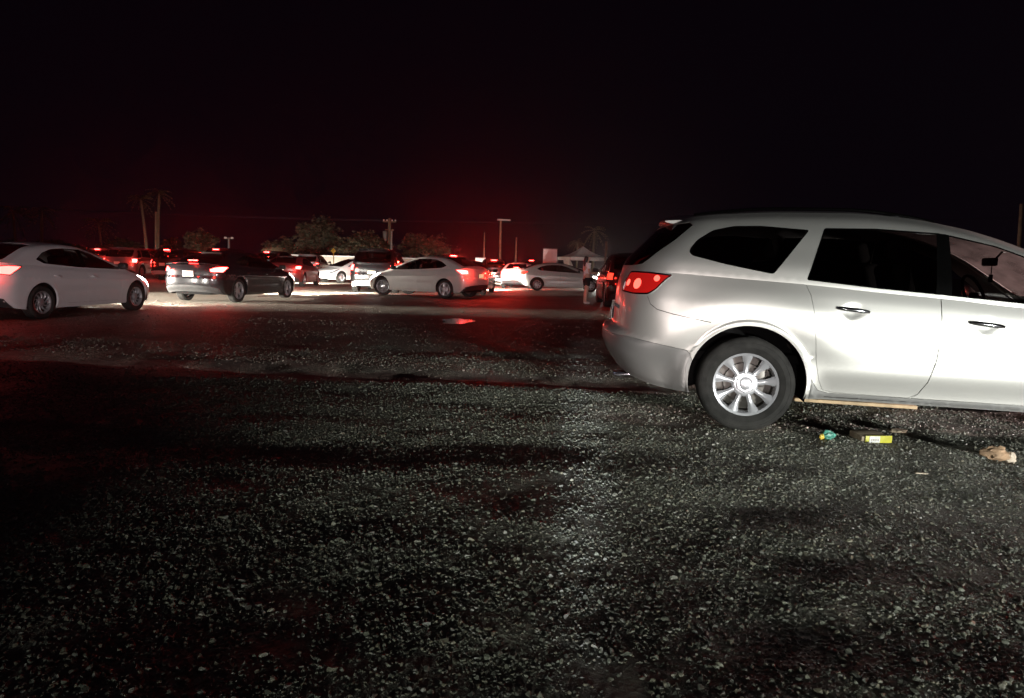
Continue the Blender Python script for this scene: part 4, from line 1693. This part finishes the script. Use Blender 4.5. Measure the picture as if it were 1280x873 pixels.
st = build('plastic_strip', rbox((p.x, p.y, p.z + .008), (.075, .022, .006), .002, 2, Matrix.Rotation(R(-8), 3, 'Z')), M['paperpale'])
tag(st, 'thin pale strip lying flat on the gravel in front of the litter', 'litter')
p0, p1 = ground_pt(1000, 509), ground_pt(1147, 519)
dirn = (p1 - p0)
mid = (p0 + p1) / 2
pk = build('wooden_plank', rbox((mid.x, mid.y + .10, mid.z + .05), (dirn.length + .05, .14, .032), .006, 2, Matrix.Rotation(math.atan2(dirn.y, dirn.x), 3, 'Z')), M['wood'])
tag(pk, 'tan wooden plank lying under the silver people carrier\'s sill', 'plank')


# ------------------------------------------------------------------ person
def skin_mesh(name, joints, edges, radii, mat, parent=None, sub=2, root=0):
    me = bpy.data.meshes.new(name)
    me.from_pydata([tuple(j) for j in joints], edges, [])
    o = link(name, me, mat, parent)
    sm = o.modifiers.new('skin', 'SKIN')
    sm.use_smooth_shade = True
    for i, v in enumerate(me.skin_vertices[0].data):
        r = radii[i]
        v.radius = (r, r) if not hasattr(r, '__len__') else r
        v.use_root = i == root
    ss = o.modifiers.new('sub', 'SUBSURF')
    ss.levels = ss.render_levels = sub
    return o


M['skin'] = simple('skin', (.60, .40, .30), rough=.55)
M['hair'] = simple('black_hair', (.010, .008, .008), rough=.5)
M['tee'] = simple('white_cotton', (.82, .80, .78), rough=.9, bump=.2, nscale=40)
M['shorts'] = simple('black_cotton', (.016, .015, .017), rough=.9)
M['shoe'] = simple('white_shoe', (.7, .68, .66), rough=.6)
pp = ground_pt(732, 380.5)
per = empty('person', (pp.x, pp.y, pp.z), R(20))      # local +x is the way they face
tag(per, 'person with long black hair in white top and black shorts, standing', 'person')
J, Eg, Rd = [], [], []


def jn(p, r, par=None):
    J.append(p)
    Rd.append(r)
    if par is not None:
        Eg.append((par, len(J) - 1))
    return len(J) - 1


pel = jn((0, 0, .92), (.125, .10))
ab = jn((.0, 0, 1.05), (.115, .085), pel)
ch = jn((.0, 0, 1.25), (.135, .095), ab)
cl = jn((-.01, 0, 1.37), (.10, .07), ch)
nk = jn((.0, 0, 1.435), .045, cl)
hd0 = jn((.015, 0, 1.50), .062, nk)
hd1 = jn((.02, 0, 1.58), .078, hd0)
jn((.015, 0, 1.645), .058, hd1)
for sd in (1, -1):
    hp = jn((0, sd * .085, .85), .083, pel)
    kn = jn((.03 if sd > 0 else -.01, sd * .085, .48), .052, hp)
    cf = jn((-.005 if sd > 0 else -.04, sd * .085, .33), .050, kn)
    an = jn((-.02 if sd > 0 else -.05, sd * .085, .085), .034, cf)
    jn((.10 if sd > 0 else .07, sd * .095, .035), .033, an)
    sh = jn((-.01, sd * .165, 1.36), .05, cl)
    el = jn((-.02, sd * .205, 1.09), .036, sh)
    wr = jn((.20, sd * .13, 1.06), .025, el)
    pa = jn((.27, sd * .11, 1.075), .027, wr)
    for k in range(4):
        f1 = jn((.315, sd * (.085 + .016 * k), 1.085 - .004 * k), .0095, pa)
        jn((.335, sd * (.080 + .015 * k), 1.105 - .004 * k), .0085, f1)
    th = jn((.275, sd * .075, 1.10), .010, pa)
    jn((.30, sd * .062, 1.115), .0085, th)
skin_mesh('body', J, Eg, Rd, M['skin'], per)
J, Eg, Rd = [], [], []
a = jn((0, 0, .93), (.128, .105))
b = jn((0, 0, 1.05), (.128, .098), a)
c = jn((0, 0, 1.25), (.148, .108), b)
d = jn((-.01, 0, 1.365), (.112, .080), c)
for sd in (1, -1):
    e = jn((-.01, sd * .165, 1.36), .064, d)
    jn((-.015, sd * .195, 1.20), .056, e)
skin_mesh('top', J, Eg, Rd, M['tee'], per)
J, Eg, Rd = [], [], []
a = jn((0, 0, .94), (.138, .112))
for sd in (1, -1):
    b = jn((0, sd * .088, .83), .096, a)
    jn((.015, sd * .09, .60), .085, b)
skin_mesh('shorts', J, Eg, Rd, M['shorts'], per)
J, Eg, Rd = [], [], []
a = jn((-.005, 0, 1.645), .085)
b = jn((-.045, 0, 1.56), .090, a)
c = jn((-.075, 0, 1.44), (.095, .06), b)
jn((-.095, 0, 1.28), (.080, .04), c)
skin_mesh('hair', J, Eg, Rd, M['hair'], per)
for sd in (1, -1):
    J, Eg, Rd = [], [], []
    x0 = -.02 if sd > 0 else -.05
    a = jn((x0 - .02, sd * .085, .05), .046)
    b = jn((x0 + .08, sd * .092, .042), .042, a)
    jn((x0 + .16, sd * .098, .034), .034, b)
    skin_mesh('shoe', J, Eg, Rd, M['shoe'], per, 1)
for sd in (1, -1):
    build('eye', rbox((.094, sd * .030, 1.575), (.008, .018, .010), .003), M['hair'], per)
build('nose', rbox((.102, 0, 1.548), (.024, .020, .034), .008), M['skin'], per)
build('mouth', rbox((.088, 0, 1.512), (.012, .040, .009), .003), simple('lips', (.35, .12, .1), rough=.5), per)


# ------------------------------------------------------------------ background: trees, palms, poles, tent, signs
def leaf_mat(name, col):
    m, nt, b = newmat(name)
    L = nt.links.new
    geo = nt.nodes.new('ShaderNodeNewGeometry')
    r = nt.nodes.new('ShaderNodeValToRGB')
    r.color_ramp.elements[0].color = (*[c * .55 for c in col], 1)
    r.color_ramp.elements[1].color = (*[c * 1.4 for c in col], 1)
    L(geo.outputs['Random Per Island'], r.inputs['Fac'])
    L(r.outputs[0], b.inputs['Base Color'])
    b.inputs['Roughness'].default_value = .7
    return m


M['leaf'] = leaf_mat('dusty_leaves', (.050, .048, .028))
M['leaf2'] = leaf_mat('olive_leaves', (.055, .048, .026))
M['frond'] = leaf_mat('palm_fronds', (.14, .13, .055))
M['bark'] = simple('bark', (.16, .12, .08), rough=.9, noise=.4, nscale=6)
M['palebark'] = simple('palm_bark', (.15, .12, .075), rough=.9, noise=.3, nscale=8)
M['polewood'] = simple('weathered_pole', (.12, .08, .05), rough=.85, noise=.3, nscale=5)
M['steel'] = simple('galvanised_steel', (.25, .24, .22), rough=.6, metal=.3, noise=.15)
M['canvas'] = simple('white_canvas', (.6, .58, .55), rough=.85, noise=.08, nscale=4)
M['board'] = simple('white_board', (.72, .72, .70), rough=.6, noise=.06, nscale=3)
M['signyellow'] = simple('sign_yellow', (.62, .42, .03), rough=.5)
M['wallwhite'] = simple('pale_wall', (.48, .43, .36), rough=.85, noise=.12, nscale=3)
M['thatch'] = simple('thatch', (.24, .19, .11), rough=.95, noise=.4, nscale=9, bump=.5)
M['wire'] = simple('cable', (.02, .018, .018), rough=.6)


def leaves(blobs, n, size, seed):
    rr = random.Random(seed)
    V, F = [], []
    tot = sum(b[3] * b[4] * b[5] for b in blobs)
    for bx_, by_, bz_, rx, ry, rz in blobs:
        k = int(n * rx * ry * rz / tot)
        cl = [Vector((rr.gauss(0, 1), rr.gauss(0, 1), rr.gauss(0, 1))).normalized() * rr.uniform(.35, 1.0) for _ in range(max(10, k // 45))]
        for _ in range(k):
            c = rr.choice(cl) + Vector((rr.gauss(0, .13), rr.gauss(0, .13), rr.gauss(0, .13)))
            p = Vector((bx_ + c.x * rx, by_ + c.y * ry, bz_ + c.z * rz))
            s = size * rr.uniform(.5, 1.3)
            q = Matrix.Rotation(rr.uniform(0, 6.3), 3, 'Z') @ Matrix.Rotation(rr.uniform(-1.2, 1.2), 3, 'X')
            o = len(V)
            for dx, dy in ((-.5, 0), (0, -.32), (.5, 0), (0, .32)):
                V.append(p + q @ Vector((dx * s, dy * s, .12 * s * dx)))
            F.append((o, o + 1, o + 2, o + 3))
    return Arr().add(V, F)


def tree(px, Yd, wpx, top, bot, label, seed, mat='leaf', n=2600, size=.34, nb=5, cat='tree', stem=True, name='tree', group=None):
    c = inv_h(px, 330, Yd)
    w = wpx * Yd / FPX
    zt = inv_h(px, top, Yd).z
    zl = max(0.1, inv_h(px, bot, Yd).z)
    root = empty(name, (c.x, c.y, 0))
    tag(root, label, cat, group)
    rr = random.Random(seed)
    h = zt - zl
    bl = [(0, 0, zl + h * .55, w * .32, w * .30, h * .45)]
    for k in range(nb):
        a = rr.uniform(0, 6.3)
        bl.append((math.cos(a) * w * rr.uniform(.15, .30), math.sin(a) * w * .25, zl + h * rr.uniform(.25, .72), w * rr.uniform(.14, .24), w * rr.uniform(.14, .24), h * rr.uniform(.18, .30)))
    build('crown', leaves(bl, n, size, seed), M[mat], root, 0)
    tr = tube([(0, 0, -.2), (.06, .03, zl + .2), (.1, .05, zl + h * .5)], [.06 * w * .3 + .06, .05 * w * .3 + .04, .03], 8)
    for k in range(4):
        b_ = bl[min(len(bl) - 1, k + 1)]
        tr.merge(tube([(.05, .03, zl + .1), (b_[0] * .5, b_[1] * .5, lerp(zl, b_[2], .6)), (b_[0], b_[1], b_[2])], [.06, .04, .015], 6))
    build('trunk', tr, M['bark'], root)
    return root


def palm(px_t, top, px_b, Yd, label, seed, r=.16, crown=1.5, fan=True):
    b0 = inv_h(px_b, 330, Yd)
    t0 = inv_h(px_t, top, Yd)
    root = empty('palm_tree', (b0.x, b0.y, 0))
    tag(root, label, 'palm tree', 'palms beyond the lot')
    dx, zt = t0.x - b0.x, t0.z
    pts = [(dx * (i / 8) ** 1.5, 0, -.2 + (zt + .2) * i / 8) for i in range(9)]
    rd = [.72 * r * (1.25 - .45 * i / 8) + (.012 if i % 2 else 0) for i in range(9)]
    build('trunk', tube(pts, rd, 10), M['palebark'], root)
    rr = random.Random(seed)
    V, F = [], []
    nfr = 30
    for k in range(nfr):
        a = 2 * PI * k / nfr + rr.uniform(-.2, .2)
        el = rr.uniform(-.9, 1.2)
        Ln = crown * rr.uniform(.75, 1.05)
        prev = None
        for i in range(7):
            t = i / 6
            rad = Ln * t * math.cos(el * (1 - .3 * t))
            zz = Ln * t * math.sin(el) - .55 * Ln * t * t
            c = Vector((dx + math.cos(a) * rad, math.sin(a) * rad, zt + zz))
            sdv = Vector((-math.sin(a), math.cos(a), -.25))
            wd = .16 * crown * math.sin(PI * min(1, t * .9 + .08))
            # leaflets
            for s in (1, -1):
                tip = c + sdv * s * wd + Vector((math.cos(a) * .12, math.sin(a) * .12, -.10 * crown * t))
                o = len(V)
                dv = Vector((math.cos(a), math.sin(a), 0)) * .05 * crown
                V.extend([c - dv, c + dv, tip])
                F.append((o, o + 1, o + 2))
            if prev is not None:
                o = len(V)
                V.extend([prev - sdv * .015, prev + sdv * .015, c + sdv * .012, c - sdv * .012])
                F.append((o, o + 1, o + 2, o + 3))
            prev = c
    build('crown', Arr().add(V, F), M['frond'], root, 0)
    return root


def pole(name, px_t, top, px_b, Yd, rad, label, mat='polewood', cat='pole', extra=None):
    b0 = inv_h(px_b, 330, Yd)
    t0 = inv_h(px_t, top, Yd)
    root = empty(name, (b0.x, b0.y, 0))
    tag(root, label, cat)
    build('post', tube([(0, 0, -.2), ((t0.x - b0.x) * .5, 0, t0.z * .5), (t0.x - b0.x, 0, t0.z)], [rad, rad * .9, rad * .75], 10), M[mat], root)
    if extra:
        extra(root, t0.x - b0.x, t0.z)
    return root


tree(398, 62, 64, 268, 324, 'tall loose tree above the long pale wall', 41, n=9500, size=.24, nb=10)
tree(452, 60, 96, 289, 324, 'wide low olive tree left of the utility pole', 42, n=8200, size=.24, nb=11, mat='leaf2')
tree(356, 66, 58, 297, 322, 'low scrubby tree behind the white car\'s left', 43, n=4200, size=.24, nb=8, mat='leaf2')
tree(532, 64, 92, 291, 322, 'wide low tree right of the utility pole', 44, n=7000, size=.25, nb=11)
tree(250, 60, 52, 287, 322, 'rounded bush above the dark grey sedan', 45, n=5200, size=.24, nb=8, mat='leaf2', cat='bush', name='bush')
tree(150, 70, 70, 297, 322, 'dark low tree beyond the far left cars', 46, n=2400, nb=7)
tree(80, 74, 76, 299, 322, 'dark scrub behind the leftmost sedan\'s roof', 47, n=2400, nb=7, cat='bush', name='bush')
tree(215, 78, 40, 296, 322, 'dark small tree right of the twin tall palms', 48, n=1500)
tree(10, 76, 60, 300, 322, 'dark scrub at the far left edge', 49, n=1800, nb=7, cat='bush', name='bush')
palm(176, 250, 185, 62, 'tall leaning palm, left one of the close pair', 1, .17, 1.2)
palm(199, 243, 197, 64, 'tall upright palm beside a bare wooden pole', 2, .19, 1.3)
palm(16, 266, 21, 66, 'short palm with spreading crown near left edge', 3, .16, 1.9)
palm(52, 265, 53, 64, 'short palm with pale crown above the leftmost sedan', 4, .16, 1.4)
palm(123, 279, 129, 70, 'short dim palm above the leftmost sedan\'s bonnet', 5, .15, 1.7)
palm(743, 289, 741, 74, 'palm behind the peaked canopy\'s right end', 6, .17, 1.5)
palm(722, 303, 721, 72, 'small palm rising behind the canopy\'s peak', 7, .14, 1.0)
pole('wooden_pole', 195, 265, 195, 60, .13, 'bare wooden pole between the two tall palms')


def twin_heads(root, dx, z):
    for s in (-1, 1):
        build('lamp_head', rbox((dx + s * .34, 0, z - .05), (.24, .25, .2), .05), M['lamp_dim'], root)
    build('cross_arm', tube([(dx - .34, 0, z - .12), (dx + .34, 0, z - .12)], .04, 8), M['steel'], root)


M['lamp_dim'] = lamp('dim_flood_lamp', (1, .8, .65), .18, base=(.35, .33, .3))
pole('floodlight_post', 286, 297, 286, 72, .14, 'post with twin floodlight heads above the dark grey sedan', 'steel', 'floodlight', twin_heads)


def crossarms(root, dx, z):
    build('cross_arm', rbox((dx, 0, z - .30), (1.15, .12, .12), .02), M['polewood'], root)
    build('cross_arm', rbox((dx, 0, z - 1.0), (.8, .10, .10), .02), M['polewood'], root)
    build('transformer', lathe([(0, -.55), (.2, -.4), (.21, -.36), (.21, .33), (.18, .37), (0, .39)], 18, 'Z', (dx - .38, 0, z - 1.5)), M['steel'], root)
    for x in (-.5, -.22, .22, .5):
        build('insulator', lathe([(.05, 0), (.07, .06), (.04, .1), (.06, .16), (0, .18)], 10, 'Z', (dx + x, 0, z - .28)), M['board'], root)


up_ = pole('utility_pole', 487, 273, 486, 60, .16, 'wooden utility pole with cross arms and a transformer', 'polewood', 'utility pole', crossarms)
pole('steel_pole', 489.5, 289, 489, 58, .10, 'short pale steel pole right beside the utility pole', 'steel')


def lamp_head(root, dx, z):
    build('lamp_head', rbox((dx + .25, 0, z), (1.1, .35, .14), .05), M['steel'], root)


pole('lamp_post', 626, 275, 625, 56, .11, 'tall slender lamp post with flat head above the red glare', 'polewood', 'lamp post', lamp_head)
pole('thin_pole', 605.5, 291, 605, 62, .07, 'thin dim pole left of the tall lamp post')
pole('thin_pole', 645.5, 297, 644.5, 58, .09, 'short thin pole right of the tall lamp post')
pole('wooden_pole', 758, 302, 757, 56, .13, 'bare pole left of the half hidden black off-roader')
pole('wooden_pole', 1277, 255, 1275, 40, .13, 'bare pole above the people carrier at the right edge')
# wires
a0, a1 = inv_h(487, 276, 60), inv_h(-400, 225, 75)
a2 = inv_h(1500, 262, 80)
for (s, e, lab) in ((a0, a1, 'power line sagging left from the utility pole'), (a0, a2, 'power line sagging right from the utility pole')):
    wv = Arr()
    for off in (-.85, .4, .85):
        pts = []
        for i in range(25):
            t = i / 24
            q = s.lerp(e, t)
            pts.append((q.x + off * .3, q.y + off, q.z - 3.0 * t * (1 - t)))
        wv.merge(tube(pts, .006, 5))
    tag(build('power_line', wv, M['wire']), lab, 'power line')

# canopy tent
c = inv_h(728, 330, 60)
zp = inv_h(724, 308, 60).z
ze = inv_h(724, 322, 60).z
ct = empty('canopy_tent', (c.x, c.y, 0), R(14))
tag(ct, 'peaked white canopy tent above the profile sedan\'s windscreen', 'canopy')
V, F = [(0, 0, zp)], []
ring = []
for k in range(4):
    for i in range(8):
        t = i / 8
        q0 = Vector([(-1.75, -1.75), (1.75, -1.75), (1.75, 1.75), (-1.75, 1.75)][k])
        q1 = Vector([(-1.75, -1.75), (1.75, -1.75), (1.75, 1.75), (-1.75, 1.75)][(k + 1) % 4])
        ring.append(q0.lerp(q1, t))
nr = len(ring)
for lv, (s, zf) in enumerate(((.25, .62), (.5, .32), (.75, .12), (1, 0))):
    for q in ring:
        V.append((q.x * s, q.y * s, ze + (zp - ze) * zf))
for q in ring:
    V.append((q.x, q.y, ze - .25))
for i in range(nr):
    F.append((0, 1 + i, 1 + (i + 1) % nr))
    for lv in range(4):
        F.append((1 + lv * nr + i, 1 + (lv + 1) * nr + i, 1 + (lv + 1) * nr + (i + 1) % nr, 1 + lv * nr + (i + 1) % nr))
build('canopy_cloth', Arr().add(V, F), M['canvas'], ct)
for sx in (-1, 1):
    for sy in (-1, 1):
        build('leg', tube([(sx * 1.72, sy * 1.72, 0), (sx * 1.72, sy * 1.72, ze)], .035, 8), M['steel'], ct)
dr = []
for i in range(9):
    t = i / 8
    dr += [(-1.74 + .1 * math.sin(i * 2.1), -1.74 + t * 1.5, ze - .2), (-1.2 - .5 * t, -1.7 + t * 1.5, .9)]
build('side_curtain', Arr().add(dr, [(2 * i, 2 * i + 1, 2 * i + 3, 2 * i + 2) for i in range(8)]), M['canvas'], ct)


def signboard(x0, x1, y0, y1, Yd, label):
    a, b = inv_h(x0, y1, Yd), inv_h(x1, y0, Yd)
    r_ = empty('sign_board', ((a.x + b.x) / 2, a.y, 0), R(-3))
    tag(r_, label, 'sign')
    w, z0, z1 = b.x - a.x, a.z, b.z
    build('panel', rbox((0, 0, (z0 + z1) / 2), (w, .06, z1 - z0), .01), M['board'], r_)
    build('panel_frame', rbox((0, .0, z1 + .02), (w + .06, .08, .05), .01).merge(rbox((0, 0, z0 - .02), (w + .06, .08, .05), .01)), M['steel'], r_)
    for s in (-1, 1):
        build('leg', tube([(s * w * .4, .05, -.1), (s * w * .4, .05, z0 + .2)], .04, 8), M['steel'], r_)


signboard(678.5, 696.5, 312, 330, 48, 'blank white square board above the profile sedan\'s roof')
signboard(594, 607, 323, 334, 46, 'blank white board just right of the turning sedan\'s boot')
# yellow road sign
q = inv_h(417, 314, 52)
ys = empty('road_sign', (q.x, q.y, 0))
tag(ys, 'small yellow road sign on a post by the long wall', 'sign')
build('post', tube([(0, 0, -.1), (0, 0, q.z + .2)], .035, 8), M['signyellow'], ys)
build('sign_plate', rbox((0, -.05, q.z), (.30, .03, .30), .01, 2, Matrix.Rotation(R(45), 3, 'Y')), M['signyellow'], ys)
# long pale wall
wl0, wl1 = inv_h(335, 330, 57), inv_h(520, 330, 57)
zt_ = inv_h(380, 319.3, 57).z
wallo = empty('long_wall', ((wl0.x + wl1.x) / 2, wl0.y, 0), R(1))
tag(wallo, 'long low pale wall running behind the queue of cars', 'wall')
Lw = wl1.x - wl0.x
build('wall_face', rbox((0, 0, zt_ / 2 - .1), (Lw, .22, zt_ + .1), .01), M['wallwhite'], wallo)
build('coping', rbox((0, 0, zt_ + .0), (Lw + .1, .32, .10), .02), M['board'], wallo)
# thatched hut
q = inv_h(346, 320, 66)
hz0, hz1 = inv_h(346, 313, 66).z, inv_h(346, 304, 66).z
hut = empty('thatched_shelter', (q.x, q.y, 0))
tag(hut, 'small shelter with pitched thatch roof behind the dark grey sedan\'s bonnet', 'shelter')
build('roof', lathe([(0, hz1), (.4, hz1 - .12), (1.35, hz0 + .05), (1.5, hz0 - .12), (1.3, hz0 - .1), (0, hz1 - .3)], 12, 'Z'), M['thatch'], hut)
for k in range(4):
    a = PI / 4 + k * PI / 2
    build('post', tube([(1.1 * math.cos(a), 1.1 * math.sin(a), -.1), (1.1 * math.cos(a), 1.1 * math.sin(a), hz0 + .2)], .07, 8), M['polewood'], hut)

# ------------------------------------------------------------------ light
# headlights of the car that stands behind the photographer to the right
for dx, ax_, pw_, cl_ in ((-.65, 4.1, 5000, (.975, 1, .945)), (.65, 6.0, 6000, (.95, .985, 1))):
    spot('headlight_or_fill_beam', None, (6.6 + dx, -5.6 + dx * .3, .78), (ax_, 5.0, .45), pw_, 60, .95, cl_,
         cut=((-.06, .75), (-.02, .95), (.040, 1), (.064, .50), (.12, .34), (.17, .06), (.3, .02)), radius=.12)

# unseen headlights added off to the left to brighten the queue
for dy in (-.6, .6):
    spot('headlight_or_fill_beam', None, (-18.2 + dy * .3, 17.0 + dy, .72), (-2, 24 + dy, .62), 30000, 56, .8, (1, .93, .82), cut=((-.02, 1), (.02, .7), (.05, .22), (.12, .08)), radius=.06)

# pinkish fill lamp added out of frame to brighten the near vehicle's dusty windscreen
pw = ENC_O + ENC_F * 13 + ENC_S * -2.4
pt_ = ENC_O + ENC_F * 2.0
spot('headlight_or_fill_beam', None, (pw.x, pw.y, .8), (pt_.x, pt_.y, 1.3), 13000, 30, .8, (1, .74, .72), radius=.06)

# low fill beams added behind the camera, shaped to light the nearer gravel
for dx in (-.65, .65):
    spot('headlight_or_fill_beam', None, (-1.2 + dx, -7, .65), (.8 + dx * .6, 5, 0), 2700, 27, 1, (.95, 1, .91),
         cut=((-.03, .02), (-.017, .12), (-.007, .75), (.000, 1), (.006, 1), (.014, .10), (.08, .08), (.15, 0)), radius=.14)
    # added fill for the farther cars, its lower rays cut off by the ramp
    spot('headlight_or_fill_beam', None, (-1.6 + dx, -8, .66), (-4.5 + dx * .6, 17, .62), 3600, 50, .9, (1, .84, .85),
         cut=((-.032, 0), (-.022, 1), (.04, 1), (.07, .15), (.15, 0)), radius=.05)
# narrow spot added to lay a pale streak of light on the gravel
spot('headlight_or_fill_beam', None, (-.68, -7, .66), (.66, 5.9, 0), 10000, 2.6, 1, (.84, .90, 1), radius=.06)

sun = bpy.data.lights.new('ambient_sun', 'SUN')  # faint sun lamp added for ambient light
sun.energy = .012
sun.angle = R(.5)
sun.color = (.75, .8, 1)
so = bpy.data.objects.new('ambient_sun', sun)
so.rotation_euler = (R(50), 0, R(-35))
COL.objects.link(so)
world = bpy.data.worlds.new('World')
scene.world = world
world.use_nodes = True
nt = world.node_tree
bgn = nt.nodes['Background']
sky = nt.nodes.new('ShaderNodeTexSky')
sky.sky_type = 'NISHITA'
sky.sun_disc = False
sky.sun_elevation = R(-8)
sky.sun_rotation = R(-35)
add = nt.nodes.new('ShaderNodeMixRGB')
add.blend_type = 'ADD'
add.inputs['Fac'].default_value = 1
add.inputs['Color2'].default_value = (.0034, .0016, .0048, 1)
mul = nt.nodes.new('ShaderNodeMixRGB')
mul.blend_type = 'MULTIPLY'
mul.inputs['Fac'].default_value = 1
mul.inputs['Color2'].default_value = (.05, .05, .05, 1)
nt.links.new(sky.outputs[0], mul.inputs['Color1'])
nt.links.new(mul.outputs[0], add.inputs['Color1'])
nt.links.new(add.outputs[0], bgn.inputs['Color'])
bgn.inputs['Strength'].default_value = .4

# thin haze volume added to stand in for lens bloom round the brake lamps
HAZE = True
if HAZE:
    hz = build('haze', rbox((-5, 34, 8), (150, 104, 18.5), 0), None, None, 0)
    hm = bpy.data.materials.new('bloom_haze')
    hm.use_nodes = True
    hn = hm.node_tree
    for n in list(hn.nodes):
        if n.type == 'BSDF_PRINCIPLED':
            hn.nodes.remove(n)
    pv_ = hn.nodes.new('ShaderNodeVolumePrincipled')
    pv_.inputs['Color'].default_value = (.9, .88, .86, 1)
    pv_.inputs['Density'].default_value = .00095
    pv_.inputs['Anisotropy'].default_value = .87
    hn.links.new(pv_.outputs[0], hn.nodes['Material Output'].inputs['Volume'])
    hz.data.materials.clear()
    hz.data.materials.append(hm)
    tag(hz, 'thin haze over the lot standing in for lamp bloom', 'haze', kind='stuff')

vs = scene.view_settings
vs.view_transform = 'Standard'
vs.look = 'None'
vs.exposure = 0
vs.gamma = 1
vs.use_curve_mapping = False
cy = scene.cycles
cy.use_denoising = True
cy.max_bounces = 6
cy.volume_bounces = 0
cy.transparent_max_bounces = 10
cy.caustics_reflective = False
cy.caustics_refractive = False
cy.sample_clamp_indirect = 4
